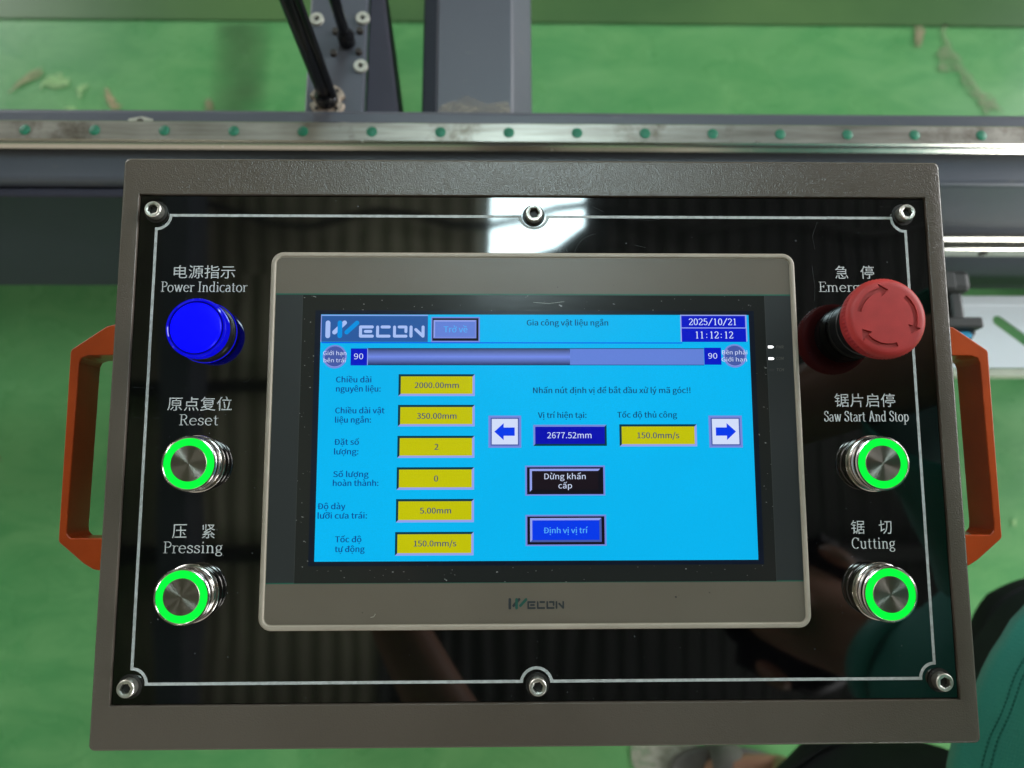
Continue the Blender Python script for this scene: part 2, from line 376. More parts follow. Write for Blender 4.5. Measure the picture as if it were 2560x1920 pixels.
_F = []
try:
    _F.append(bpy.data.fonts.load(bpy.utils.system_resource('DATAFILES', path='fonts') + '/Noto Sans CJK Regular.woff2'))
except Exception:
    pass
def font_mesh(txt):
    cu = bpy.data.curves.new('t', 'FONT'); cu.body = txt; cu.size = 1; cu.resolution_u = 3
    if _F: cu.font = _F[0]
    o = bpy.data.objects.new('t', cu); COL.objects.link(o)
    dg = bpy.context.evaluated_depsgraph_get(); me = bpy.data.meshes.new_from_object(o.evaluated_get(dg))
    bpy.data.objects.remove(o); bpy.data.curves.remove(cu); return me
def ext(me):
    xs = [v.co.x for v in me.vertices]; ys = [v.co.y for v in me.vertices]
    return min(xs), max(xs), min(ys), max(ys)
CAPH = ext(font_mesh('H'))[3]
def text(name, txt, box, z, material, parent, cjk=False, shear=0.0, embolden=0.0):
    """box = x0, x1, baseline y, cap height, all mm"""
    x0, x1, yb, h = box; me = font_mesh(txt); a, b, c, d = ext(me)
    sx = (x1 - x0) / (b - a)
    for v in me.vertices:
        yy = (v.co.y - c) / (d - c) * h if cjk else v.co.y / CAPH * h
        v.co.x = (x0 + (v.co.x - a) * sx + yy * shear) * .001
        v.co.y = (yb + yy) * .001; v.co.z = z * .001
    if embolden:
        b2 = bmesh.new(); b2.from_mesh(me); g = bmesh.ops.duplicate(b2, geom=b2.verts[:] + b2.edges[:] + b2.faces[:])['geom']
        for q in g:
            if isinstance(q, bmesh.types.BMVert): q.co.x += embolden * .001; q.co.z -= .000006
        b2.to_mesh(me); b2.free()
    me.name = name
    o = link(name, me, material, parent)
    if sum(p.normal.z * p.area for p in me.polygons) < 0: me.flip_normals()
    return o

# capsule strokes (for the rounded bar logo)
def capsules(name, strokes, origin, sx, sy, z, material, parent):
    bm = bmesh.new(); k = 0
    for pts, wd in strokes:
        for (ax, ay), (bx, by) in zip(pts, pts[1:]):
            r = wd / 2; t = math.atan2(by - ay, bx - ax); loop = []
            for i in range(9): q = t + PI/2 + PI * i / 8; loop.append((ax + r*math.cos(q), ay + r*math.sin(q)))
            for i in range(9): q = t - PI/2 + PI * i / 8; loop.append((bx + r*math.cos(q), by + r*math.sin(q)))
            zz = (z + k * 0.004) * .001; k += 1
            bm.faces.new([bm.verts.new(((origin[0] + x*sx) * .001, (origin[1] - y*sy) * .001, zz)) for x, y in loop][::-1])
    me = bpy.data.meshes.new(name); bm.to_mesh(me); bm.free()
    return link(name, me, material, parent)
LOGO_A = [([(207,190),(207,355)],60), ([(415,188),(290,310)],56)]
LOGO_B = [([(357,190),(357,355)],60), ([(570,190),(442,310)],56)]
LOGO_C = [([(762,242),(616,242),(616,359),(764,359)],38), ([(676,299),(744,299)],38),
          ([(829,242),(829,359),(974,359)],36), ([(885,242),(974,242)],38),
          ([(1041,242),(1041,359),(1186,359)],36), ([(1098,242),(1184,242),(1184,302)],36),
          ([(1248,242),(1248,359)],38), ([(1308,275),(1397,358)],38), ([(1399,242),(1399,358)],38)]
def logo(origin, sx, sy, z, ma, mb, parent):
    capsules('logo_bar', LOGO_A, origin, sx, sy, z, ma, parent)
    capsules('logo_accent', LOGO_B, origin, sx, sy, z + 0.02, mb, parent)
    capsules('logo_letters', LOGO_C, origin, sx, sy, z, ma, parent)

# a small serif alphabet made of pen strokes
def arc(cx, cy, rx, ry, a0, a1, n=14):
    return [(cx + rx*math.cos(math.radians(a0 + (a1-a0)*i/n)), cy + ry*math.sin(math.radians(a0 + (a1-a0)*i/n))) for i in range(n+1)]
def sf(x, y, l=.13, r=.13): return [(x - l, y), (x + r, y)]
G = {}
G['I'] = (.42, [[(.21,0),(.21,1)], sf(.21,.02,.17,.17), sf(.21,.98,.17,.17)])
G['P'] = (.66, [[(.2,0),(.2,1)], [(.2,.98)] + arc(.36,.74,.24,.24,90,-90) + [(.2,.5)], sf(.2,.02,.15,.17), sf(.2,.98,.15,.05)])
G['R'] = (.76, [[(.2,0),(.2,1)], [(.2,.98)] + arc(.36,.75,.22,.23,90,-90) + [(.2,.52)], [(.38,.52),(.62,.03)], sf(.2,.02,.15,.15), sf(.2,.98,.15,.05), sf(.66,.02,.08,.1)])
G['E'] = (.68, [[(.2,0),(.2,1)], [(.05,.98),(.60,.98),(.62,.8)], [(.2,.51),(.45,.51)], [(.45,.62),(.45,.40)], [(.05,.02),(.62,.02),(.65,.22)]])
G['A'] = (.78, [[(.14,.02),(.38,1)], [(.38,1),(.64,.02)], [(.22,.36),(.54,.36)], sf(.13,.02,.12,.12), sf(.65,.02,.13,.13)])
G['C'] = (.76, [arc(.42,.5,.32,.48,50,310,22), [(.66,.95),(.66,.70)]])
G['S'] = (.60, [[(.50,.95),(.50,.73)], [(.49,.80)] + arc(.30,.76,.19,.22,30,200,10) + arc(.30,.27,.21,.25,75,-150,14), [(.08,.30),(.08,.05)]])
G['o'] = (.66, [arc(.33,.33,.25,.32,0,360,24)])
G['c'] = (.58, [arc(.33,.33,.25,.32,50,318,18)])
G['e'] = (.62, [[(.08,.37),(.55,.37)] , arc(.32,.33,.24,.32,8,318,20)])
G['w'] = (.92, [[(.12,.64),(.29,.0)], [(.29,.0),(.46,.60)], [(.46,.64),(.63,.0)], [(.63,.0),(.80,.64)], sf(.12,.65,.1,.1), sf(.80,.65,.1,.1), sf(.45,.65,.08,.08)])
G['r'] = (.48, [[(.17,0),(.17,.64)], arc(.36,.42,.19,.21,175,50,8), sf(.17,.02), sf(.17,.64,.13,.0)])
G['n'] = (.70, [[(.17,0),(.17,.64)], arc(.345,.42,.175,.22,175,0,10) + [(.52,0)], sf(.17,.02,.12,.11), sf(.17,.64,.13,.0), sf(.52,.02,.11,.12)])
G['m'] = (1.02, [[(.17,0),(.17,.64)], arc(.33,.42,.165,.22,175,0,10) + [(.50,0)], arc(.66,.42,.165,.22,175,0,10) + [(.83,0)], sf(.17,.02,.12,.1), sf(.17,.64,.13,.0), sf(.50,.02,.1,.1), sf(.83,.02,.1,.12)])
G['u'] = (.70, [[(.17,.64),(.17,.25)] + arc(.345,.23,.175,.22,180,350,10), [(.52,.64),(.52,0)], sf(.17,.64,.13,.0), sf(.52,.64,.13,.0), sf(.52,.02,.0,.12)])
G['d'] = (.68, [arc(.31,.33,.22,.32,40,320,18), [(.51,1.0),(.51,0)], sf(.51,1.0,.13,.0), sf(.51,.02,.0,.13)])
G['p'] = (.68, [[(.17,.64),(.17,-.30)], arc(.36,.33,.22,.32,220,500,18), sf(.17,.64,.13,.0), sf(.17,-.29)])
G['i'] = (.36, [[(.18,0),(.18,.64)], sf(.18,.02,.13,.13), sf(.18,.64,.13,.0), [(.17,.84),(.17,.97)]])
G['t'] = (.46, [[(.20,.86),(.20,.16)] + arc(.31,.14,.11,.13,180,310,6), [(.06,.64),(.40,.64)]])
G['a'] = (.60, [arc(.28,.46,.18,.18,150,0,10) + [(.46,.08),(.54,.02)], [(.46,.38)] + arc(.25,.18,.17,.17,100,330,14), ])
G['s'] = (.52, [[(.42,.62),(.42,.47)], arc(.26,.50,.15,.145,40,215,10) + arc(.26,.17,.17,.16,65,-150,12), [(.09,.20),(.09,.02)]])
G['g'] = (.62, [arc(.28,.44,.18,.20,0,360,18), [(.40,.58),(.55,.66)], [(.16,.28),(.12,.16),(.22,.10),(.42,.07)], arc(.29,-.10,.21,.16,50,400,18)])
G['2'] = (.62, [arc(.30,.72,.21,.26,165,-20,10) + [(.10,.06)], [(.09,.03),(.52,.03),(.55,.2)]])
G['0'] = (.62, [arc(.31,.5,.21,.48,0,360,26)])
G['1'] = (.62, [[(.31,1),(.31,0)], [(.17,.88),(.31,.98)], sf(.31,.02,.14,.14)])
G['5'] = (.62, [[(.50,.97),(.17,.97)], [(.17,.97),(.14,.55)], [(.14,.55)] + arc(.29,.32,.22,.29,110,-155,14)])
G['/'] = (.62, [[(.05,-.08),(.56,1.05)]])
G[':'] = (.62, [[(.29,.08),(.29,.20)], [(.29,.55),(.29,.67)]])
G['y'] = (.64, [[(.12,.64),(.33,.02)], [(.54,.64),(.30,-.08),(.20,-.26),(.08,-.24)], sf(.12,.65,.1,.1), sf(.54,.65,.1,.1)])
G[' '] = (.34, [])
def serif(name, txt, box, z, material, parent, thick=.108, thin=.052):
    x0, x1, yb, h = box; W = sum(G[c][0] for c in txt); sx = (x1 - x0) / W; adv = 0; bm = bmesh.new(); k = 0
    for c in txt:
        for st in G[c][1]:
            P = [((adv + px) * sx, py * h) for px, py in st]
            n = len(P); L = []; R = []
            for i, p in enumerate(P):
                a = P[max(i-1, 0)]; b = P[min(i+1, n-1)]
                if st[0] == st[-1] or (abs(st[0][0]-st[-1][0]) < 1e-6 and abs(st[0][1]-st[-1][1]) < 1e-6):
                    if i == 0: a = P[-2]
                    if i == n-1: b = P[1]
                dx, dy = b[0]-a[0], b[1]-a[1]; l = math.hypot(dx, dy) or 1
                wd = (thin + (thick - thin) * abs(dy / l) ** 1.2) * h / 2
                L.append((p[0] - dy/l*wd, p[1] + dx/l*wd)); R.append((p[0] + dy/l*wd, p[1] - dx/l*wd))
            zz = (z + (k % 6) * 0.004) * .001; k += 1
            f = lambda q: bm.verts.new(((x0 + q[0]) * .001, (yb + q[1]) * .001, zz))
            l_ = [f(q) for q in L]; r_ = [f(q) for q in R]
            for i in range(n-1): bm.faces.new((l_[i], r_[i], r_[i+1], l_[i+1]))
        adv += G[c][0]
    me = bpy.data.meshes.new(name); bm.to_mesh(me); bm.free()
    return link(name, me, material, parent)

# ================================================================== SETTING
bm = bmesh.new(); bbox(bm, -14, -14, -0.2, 14, 14, 0.0)
tag(finish(bm, 'floor', M_FLOOR), 'green painted workshop floor, scuffed and chipped', kind='structure')
def blob(pts, z, jitter=0.01, sub=5):
    out = []
    n = len(pts)
    for i in range(n):
        a = Vector(pts[i]); b = Vector(pts[(i+1) % n])
        for k in range(sub):
            p = a.lerp(b, k / sub); q = noise.noise_vector(Vector((p.x * 31, p.y * 31, z * 999))) * jitter
            out.append((p.x + q.x, p.y + q.y))
    return out
def marking(name, material, pts, z, label, jitter=0.012):
    bm = bmesh.new(); bm.faces.new([bm.verts.new((x, y, z)) for x, y in blob(pts, z, jitter)])
    bmesh.ops.triangulate(bm, faces=bm.faces)
    o = finish(bm, name, material); 
    if o.data.polygons[0].normal.z < 0: o.data.flip_normals()
    return tag(o, label, kind='structure')
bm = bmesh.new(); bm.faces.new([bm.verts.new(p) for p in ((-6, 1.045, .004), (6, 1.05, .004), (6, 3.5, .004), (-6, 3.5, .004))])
tag(finish(bm, 'floor_dark_band', M_FLOOR2), 'darker olive green band across the floor', kind='structure')
marking('floor_chip', M_CHIP, [(-1.045,0.865),(-1.038,0.885),(-1.026,0.904),(-1.007,0.922),(-0.977,0.932),(-0.974,0.915),(-0.981,0.905),(-1.001,0.9),(-1.019,0.89),(-1.032,0.876)], .004, 'long bare tan chip in the green floor at upper left', .005)
marking('floor_chip', M_CHIP2, [(-0.983,0.876),(-0.978,0.894),(-0.966,0.909),(-0.941,0.918),(-0.934,0.908),(-0.918,0.904),(-0.924,0.886),(-0.952,0.881),(-0.971,0.886)], .004, 'pale worn patch beside the long tan chip', .005)
marking('floor_chip', M_CHIP2, [(-0.907,0.877),(-0.9,0.886),(-0.88,0.897),(-0.884,0.88),(-0.893,0.873),(-0.891,0.857),(-0.9,0.86)], .004, 'small pale worn patch left of the pink scuff', .005)
marking('floor_chip', M_CHIP2, [(-0.925,0.83),(-0.921,0.837),(-0.911,0.84),(-0.9,0.836),(-0.901,0.826),(-0.924,0.824)], .004, 'pale worn sliver against the rail below the small pale patch', .005)
marking('floor_chip', M_CHIP3, [(-0.848,0.881),(-0.839,0.881),(-0.829,0.863),(-0.816,0.847),(-0.805,0.84),(-0.81,0.833),(-0.824,0.833),(-0.836,0.851)], .004, 'short pinkish scuff above the rail at left', .005)
marking('floor_chip', M_CHIP4, [(-0.636,0.853),(-0.627,0.863),(-0.615,0.85),(-0.613,0.832),(-0.635,0.832)], .004, 'brownish scuff on the floor left of the black rods', .005)
marking('floor_chip', M_CHIP4, [(0.888,1.042),(0.904,1.047),(0.915,1.036),(0.905,1.023),(0.898,0.994),(0.886,0.995),(0.886,1.019)], .004, 'small reddish bare spot at upper right', .005)
marking('floor_scrape', M_SCRAPE, [(0.951,1.054),(0.965,1.047),(0.958,1.017),(0.969,0.985),(0.992,0.945),(1.015,0.9),(1.045,0.869),(1.068,0.838),(1.012,0.838),(0.99,0.895),(0.972,0.931),(0.938,0.937),(0.934,0.947),(0.929,0.983),(0.95,1.004)], .004, 'long diagonal tan scrape on the floor at upper right', .012)
marking('floor_chip', M_CHIP2, [(.955,-.02),(.965,-.01),(.96,-.03)], .004, 'tiny pale fleck on the floor right of the box', 0.003)
marking('floor_chip', M_CHIP3, [(-1.02,.135),(-.96,.11),(-.95,.10),(-1.0,.12)], .004, 'thin tan scratch on the floor left of the orange handle', 0.006)
marking('floor_chip', M_CONC, [(.235,-.36),(.28,-.35),(.335,-.37),(.325,-.44),(.30,-.50),(.225,-.50),(.215,-.43)], .004, 'bare grey concrete patch in front of the box', 0.015)
m = Mat('floor_shade'); sx_ = m.n.new('ShaderNodeSeparateXYZ'); m.l.new(m.tc('Generated'), sx_.inputs[0])  # soft shade on the floor, put in as a dark see-through streak
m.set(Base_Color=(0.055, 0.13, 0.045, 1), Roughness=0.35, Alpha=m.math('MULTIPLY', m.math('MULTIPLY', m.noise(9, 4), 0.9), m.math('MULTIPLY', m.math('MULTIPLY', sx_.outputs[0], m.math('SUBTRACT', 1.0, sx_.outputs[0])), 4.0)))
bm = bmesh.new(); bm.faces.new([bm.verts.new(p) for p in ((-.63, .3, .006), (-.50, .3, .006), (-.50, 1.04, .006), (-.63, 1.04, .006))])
tag(finish(bm, 'floor_shade_streak', m.m), 'faint dark streak of painted shade across the green floor', kind='structure')

# ceiling: corrugated sheets on purlins with one translucent daylight sheet
CZ = 6.0
def sheet(name, material, x0, x1, y0, y1, label):
    bm = bmesh.new(); n = max(2, int((x1 - x0) / 0.036)); n -= n % 4; n = max(n, 4); a = []; b = []
    prof = (0, 0, .018, .018)
    for i in range(n + 1):
        x = x0 + (x1 - x0) * i / n; z = CZ + prof[i % 4]
        a.append(bm.verts.new((x, y0, z))); b.append(bm.verts.new((x, y1, z)))
    for i in range(n): bm.faces.new((a[i], a[i+1], b[i+1], b[i]))
    return tag(finish(bm, name, material), label, kind='structure')
HX0, HX1, HY0, HY1 = -.08, .61, .97, 2.85
sheet('ceiling', M_CEIL, -11, -.86, -11, HY0, 'brown corrugated roof sheets over the near left')
sheet('ceiling', M_CEILD, -.86, 11, -11, HY0, 'reflection-darkened corrugated roof sheets over the near right')
sheet('ceiling', M_CEIL, -11, HX1, HY1, 11, 'brown corrugated roof sheets over the far left')
sheet('ceiling', M_CEILD, HX1, 11, HY1, 11, 'reflection-darkened corrugated roof sheets over the far right')
sheet('ceiling', M_CEIL, -11, HX0, HY0, HY1, 'brown corrugated roof sheets left of the skylight')
sheet('ceiling', M_CEILD, HX1, 11, HY0, HY1, 'reflection-darkened corrugated roof sheets right of the skylight')
bm = bmesh.new(); bbox(bm, HX0, HY0, CZ - .01, HX1, HY1, CZ + .02)
tag(finish(bm, 'skylight', M_SKYL), 'bright translucent skylight sheet in the corrugated roof', 'skylight')
bm = bmesh.new(); prism(bm, [(HX1 + .02, HY0 - .02), (HX1 + .02, 1.33), (.40, 1.16), (.20, 1.10), (.12, HY0 - .02)], CZ - .03, CZ - .015)  # added cut-off that shapes the skylight's reflection in the plate
tag(finish(bm, 'skylight_mask', M_CEILD), 'unseen dark sheet added to mask the near corner of the skylight', kind='structure')
bm = bmesh.new(); tube(bm, [(-2.6 + .25 * i, 1.36 + .07 * math.sin(i * 1.1) + .05 * math.sin(i * .53 + 1) - .02 * (i > 10), CZ - .12) for i in range(24)], .028, 8)
tag(finish(bm, 'power_cable', M_PURLIN, smooth=True), 'black power cable sagging in waves under the roof past the skylight', 'cable')
bm = bmesh.new(); bbox(bm, -3.9, -9, CZ - .09, -3.5, 9, CZ - .02); tag(finish(bm, 'cable_duct', M_WHITEP), 'pale cable duct under the roof, left', 'duct')
for k, y in enumerate((-3.6, -2.3, -1.05, .12, 3.1, 4.4)):
    bm = bmesh.new(); bbox(bm, -11, y, CZ - .17, 11, y + .1, CZ - .012)
    tag(finish(bm, 'roof_purlin', M_PURLIN), 'dark steel purlin under the roof, ' + ('farthest behind the operator','second behind the operator','third from the back, behind the operator','nearest this side of the skylight','first beyond the skylight','farthest beyond the skylight')[k], 'beam', 'dark purlins under the roof')
for k, x in enumerate((-2.2, -4.6)):
    bm = bmesh.new(); bbox(bm, x, -11, CZ - .5, x + .18, 11, CZ - .18)
    tag(finish(bm, 'roof_rafter', M_SLATE), ('grey steel rafter nearer the skylight', 'grey steel rafter farther from the skylight')[k], 'beam', 'grey rafters under the roof')
for k, (x, y) in enumerate(((-6.2, 2.5), (-6.2, -2.5), (6.6, 1.2), (6.6, -3.0), (-1.0, 7.5), (3.0, 7.5), (-3.2, -6.0), (3.2, -6.0))):
    t = empty('ceiling_lamp', Matrix.Translation((x, y, CZ - .4)), label='white fluorescent lamp under the roof, ' + ('far left of the box, over the machine end','far left of the box, behind the operator','far right of the box, over the white tray','far right of the box, behind the operator','beyond the machine, left of the cross beam','beyond the machine, right of the cross beam','behind the operator, to the left','behind the operator, to the right')[k], cat='lamp', group='fluorescent lamps under the roof')
    bm = bmesh.new(); bbox(bm, -.1, -.7, .0, .1, .7, .06); finish(bm, 'lamp_housing', M_WHITEP, t, bevel=.01)
    bm = bmesh.new(); tube(bm, [(0, -.68, -.03), (0, .68, -.03)], .02); finish(bm, 'lamp_tube', M_TUBE, t, smooth=True)

# ================================================================== SAW MACHINE
mach = empty('saw_machine', Matrix.Translation((0, .29, 0)), label='slate grey saw machine bed with a steel linear rail along its top', cat='machine')
OY = .29
def mb(): return bmesh.new()
def moff(o): o.location.y -= OY; return o
# main beam: rounded rectangular tube, top at z = .812
bm = mb()
prof = rrect(.262, .578, .334, .812, .006, 5)
a = [bm.verts.new((-1.5, y, z)) for y, z in prof]; b = [bm.verts.new((1.5, y, z)) for y, z in prof]
bm.faces.new(a); bm.faces.new(b[::-1])
for i in range(len(prof)): bm.faces.new((a[i], a[(i+1) % len(prof)], b[(i+1) % len(prof)], b[i]))
moff(finish(bm, 'beam', M_SLATE, mach, smooth=True, wn=True))
bm = mb(); bbox(bm, -1.5, .252, .562, -.02, .2605, .802); moff(finish(bm, 'front_shade_plate', M_SLATED, mach, bevel=.002))  # shade of the beam's left front, put into a darker plate
bm = mb(); bbox(bm, .0, .250, .562, 1.5, .2605, .682); moff(finish(bm, 'lower_panel', M_SLATED, mach, bevel=.002))
bm = mb(); bbox(bm, -1.9, .462, 0, 1.9, .497, .50); moff(finish(bm, 'light_stop_panel', M_SLATED, mach, bevel=.003))  # unseen slab added to keep light off the floor in front
for x in (-1.2, 1.2):
    bm = mb(); bbox(bm, x - .05, .27, 0, x + .05, .32, .576); moff(finish(bm, 'leg', M_SLATE, mach, bevel=.004))
# linear rail on the top
def rail(y, z, x0, x1, mat1, mat2, top=True):
    P = [(-.010,0),(-.010,.0045),(-.0075,.0075),(-.0062,.0105),(-.010,.0145),(-.010,.0165),(-.0085,.018),(.0085,.018),(.010,.0165),(.010,.0145),(.0062,.0105),(.0075,.0075),(.010,.0045),(.010,0)]
    bm = mb(); a = []; b = []
    for py, pz in P:
        q = (y + py, z + pz) if top else (y - pz, z + py)
        a.append(bm.verts.new((x0, q[0], q[1]))); b.append(bm.verts.new((x1, q[0], q[1])))
    n = len(P)
    for i in range(n): bm.faces.new((a[i], a[(i+1) % n], b[(i+1) % n], b[i]))
    bm.faces.new(a); bm.faces.new(b[::-1])
    o = moff(finish(bm, 'linear_rail', mat1, mach)); o.data.materials.append(mat2)
    for p in o.data.polygons:
        nn = p.normal
        if top and nn.z < .9: p.material_index = 1
    return o
r1 = rail(.3005, .8125, -1.5, 1.5, M_RAIL, M_RAILB)
r2 = rail(.2615, 0.6950, .10, 1.5, M_RAILB, M_RAILB, False)
r2.location.y -= 0.0
for k in range(-18, 19):
    bm = mb(); lathe(bm, [(0, .0007), (.0042, .0007), (.0048, .0003), (.0048, -.001)], 20)
    o = finish(bm, 'hole_plug', M_PLUG, r1, (-.4307 + .06 * (k + 7), .3005, .8305), smooth=True)
for k in range(8):
    bm = mb(); lathe(bm, [(0, .0006), (.0045, .0006), (.0045, -.001)], 16)
    o = finish(bm, 'mounting_hole', M_BOLTD, r2, (.43 + .06 * k, .2432, 0.6945)); o.rotation_euler = (PI/2, 0, 0)
# cross beam going away
bm = mb(); P = [(-.079, .70), (-.079, .796), (-.076, .80), (-.008, .80), (-.004, .797), (.011, .778), (.013, .77), (.013, .70)]
a = [bm.verts.new((x, .3345, z)) for x, z in P]; b = [bm.verts.new((x, 1.6, z)) for x, z in P]
bm.faces.new(a); bm.faces.new(b[::-1])
for i in range(8): bm.faces.new((a[i], a[(i+1) % 8], b[(i+1) % 8], b[i]))
moff(finish(bm, 'cross_beam', M_SLATE, mach, smooth=True, wn=True))
bm = mb(); bbox(bm, -.096, .3345, .66, -.0792, 1.6, .755); moff(finish(bm, 'side_strip', M_SLATED, mach, bevel=.002))
bm = mb(); bm.faces.new([bm.verts.new((x, y, .8012)) for x, y in blob([(-.076,.335),(-.010,.335),(-.012,.349),(-.03,.346),(-.05,.355),(-.07,.346)], .8, .004)])
bmesh.ops.triangulate(bm, faces=bm.faces); o = moff(finish(bm, 'dust_smear', M_DUST, mach))
if o.data.polygons[0].normal.z < 0: o.data.flip_normals()
# pale tape scrap with a screw hole on the beam
bm = mb(); bm.faces.new([bm.verts.new((x, y, .8128)) for x, y in blob([(-.356,.3115),(-.350,.3225),(-.338,.325),(-.328,.322),(-.330,.3125)], .3, .003)])
bmesh.ops.triangulate(bm, faces=bm.faces); o = moff(finish(bm, 'bare_patch', M_WASHER, mach))
if o.data.polygons[0].normal.z < 0: o.data.flip_normals()
bm = mb(); lathe(bm, [(0, .0008), (.0035, .0008), (.0035, 0)], 16); moff(finish(bm, 'screw_hole', M_BOLTD, mach)).location = (-.3415, .319 - OY, .8126)

# bracket beside the beam
br = empty('upright_bracket', Matrix.Translation((-.17, .34, .79)), label='grey bolted steel bracket plate carrying two black vertical rods behind the rail', cat='bracket')
def boff(o): o.location = (o.location.x + .17, o.location.y - .34, o.location.z - .79); return o
bm = mb(); bbox(bm, -.199, .335, .785, -.1455, 1.1, .80); boff(finish(bm, 'plate', M_SLATE, br, bevel=.0015))
bm = mb(); P = [(-.145, .335), (-.110, .335), (-.113, .34), (-.131, .47), (-.145, .56)]; prism(bm, P, .70, .79); boff(finish(bm, 'gusset', M_SLATED, br, bevel=.002))
for x, y in ((-.1485, .436), (-.1485, .385), (-.192, .4345)):
    bm = mb(); lathe(bm, [(0, .0005), (.0022, .0005), (.0026, .003), (.0062, .003), (.0066, .0024), (.0066, 0)], 24)
    boff(finish(bm, 'washer', M_WASHER, br, (x, y, .80), smooth=True))
    bm = mb(); lathe(bm, [(0, .0012), (.0021, .0012), (.0021, .0)], 12); boff(finish(bm, 'socket', M_BOLTD, br, (x, y, .80)))
for x, y in ((-.1735, .4215), (-.1505, .4225), (-.1745, .3985), (-.151, .400)):
    bm = mb(); lathe(bm, [(0, .004), (.0028, .004), (.0032, .0034), (.0032, 0)], 12)
    boff(finish(bm, 'bolt', M_BOLTD, br, (x, y, .80), smooth=True))
bm = mb()
lathe(bm, [(0.0095, 0), (.0165, 0), (.0165, .004), (.0158, .005), (.0095, .005), (.0095, 0)], 48, rfun=lambda k, z: (-.0045 if (k % 12) in (0, 1, 11) and True else 0) if z >= 0 else 0)
boff(finish(bm, 'flange', M_FLANGE, br, (-.1775, .3475, .8005), smooth=True))
for k in range(4):
    t = math.radians(45 + 90 * k); bm = mb(); lathe(bm, [(0, .0056), (.0019, .0056), (.0019, .004)], 12)
    boff(finish(bm, 'flange_screw', M_BOLTD, br, (-.1775 + .0128 * math.cos(t), .3475 + .0128 * math.sin(t), .8005)))
def rod(x, y, r, label):
    t = empty('guide_rod', Matrix.Translation((x, y, .8)), label=label, cat='rod', group='black vertical rods on the bracket')
    bm = mb(); lathe(bm, [(0, .001), (r * 1.5, .001), (r * 1.55, .004), (r * 1.5, .012), (r * 1.1, .015), (r * 1.02, .018)], 32); finish(bm, 'rod_foot', M_ROD, t, smooth=True)
    bm = mb(); lathe(bm, [(0, .012), (r * .96, .012), (r * .96, .02), (r, .021), (r, .62), (r * .9, .63), (0, .63)], 32); finish(bm, 'shaft', M_ROD, t, smooth=True)
rod(-.1775, .3475, .0068, 'black vertical rod standing in the worn beige flange')
rod(-.1622, .4105, .0052, 'thinner black vertical rod between the four rusty bolts')
bm = mb(); tube(bm, [(-.1695, .3455, .815), (-.1695, .3455, 1.42)], .0034, 12)
tag(finish(bm, 'air_hose', M_ROD, smooth=True), 'thin black hose running up beside the front rod', 'hose')

# ================================================================== ENERGY CHAIN, WHITE TRAY
ch = empty('cable_chain', Matrix.Translation((.41, .17, .74)), label='black nylon cable chain end hanging off the machine behind the right orange handle', cat='cable chain')
def link_box(x0, y0, z0, x1, y1, z1, name='chain_link', m_=None, bev=.002):
    bm = mb(); bbox(bm, x0 - .41, y0 - .17, z0 - .74, x1 - .41, y1 - .17, z1 - .74); return finish(bm, name, m_ or M_CHAIN, ch, bevel=bev)
link_box(.335, .182, .715, .436, .205, .752, bev=.006)
link_box(.335, .158, .700, .404, .190, .748, bev=.003)
link_box(.416, .155, .700, .429, .190, .746, bev=.003)
link_box(.335, .146, .705, .4425, .157, .752, bev=.0025)
link_box(.335, .150, .66, .430, .200, .712, bev=.003)
link_box(.4045, .158, .7125, .4155, .188, .722, 'chain_slot', M_CHAIND, .0)
link_box(.33, .184, .7525, .418, .201, .7555, 'link_cap', bev=.001)
link_box(.388, .164, .7478, .399, .169, .7490, 'chain_slot', M_CHAIND, .0)
link_box(.373, .186, .7553, .385, .193, .7562, 'chain_slot', M_CHAIND, .0)
bm = mb(); prism(bm, [(.335, .1455), (.4415, .1455), (.437, .139), (.424, .124), (.41, .11), (.335, .11)], .70, .742)
for v in bm.verts: v.co -= Vector((.41, .17, .74))
finish(bm, 'chain_bracket', M_CHAIN, ch, bevel=.002)
bm = mb(); lathe(bm, [(0, .0015), (.006, .0013), (.0068, 0)], 24); o = finish(bm, 'cyan_clip', M_CYANP, ch, (.017, -.029, .0025), smooth=True); o.scale = (1.25, .6, 1)

tr = empty('white_tray', Matrix.Translation((.78, .18, .62)), label='white sheet metal tray with a slanted slot, beyond the right orange handle', cat='tray')
bm = mb()
o_ = [(-.38, -.0425), (.5, -.0425), (.5, .0415), (-.38, .0415)]
def slot_pts(cx, cy, dx, dy, r, n=10):
    t = math.atan2(dy, dx); L_ = []
    for i in range(n + 1): q = t + PI/2 + PI * i / n; L_.append((cx + r*math.cos(q), cy + r*math.sin(q)))
    for i in range(n + 1): q = t - PI/2 + PI * i / n; L_.append((cx + dx + r*math.cos(q), cy + dy + r*math.sin(q)))
    return L_
cu = bpy.data.curves.new('tray', 'CURVE'); cu.dimensions = '2D'; cu.fill_mode = 'BOTH'; cu.extrude = .001
for L_ in (o_, slot_pts(-.231, .0125, .055, -.046, .0062)):
    sp = cu.splines.new('POLY'); sp.points.add(len(L_) - 1); sp.use_cyclic_u = True
    for p_, (x, y) in zip(sp.points, L_): p_.co = (x, y, 0, 1)
to = bpy.data.objects.new('tray', cu); COL.objects.link(to)
tm = bpy.data.meshes.new_from_object(to.evaluated_get(bpy.context.evaluated_depsgraph_get())); bpy.data.objects.remove(to)
bm.from_mesh(tm)
finish(bm, 'tray_sheet', M_WHITEP, tr, (0, 0, -.001))
bm = mb(); bbox(bm, -.38, .0300, .0005, .5, .0415, .002); finish(bm, 'fold', M_WHITEP, tr, bevel=.0006)
bm = mb(); bbox(bm, -.38, -.0515, -.018, .5, -.0427, -.002); finish(bm, 'lower_lip', M_CREAM, tr, bevel=.0012)
for x in (-.34, .4):
    bm = mb(); bbox(bm, x, .0, -.62, x + .02, .02, -.0025); finish(bm, 'leg', M_SLATE, tr, bevel=.002)

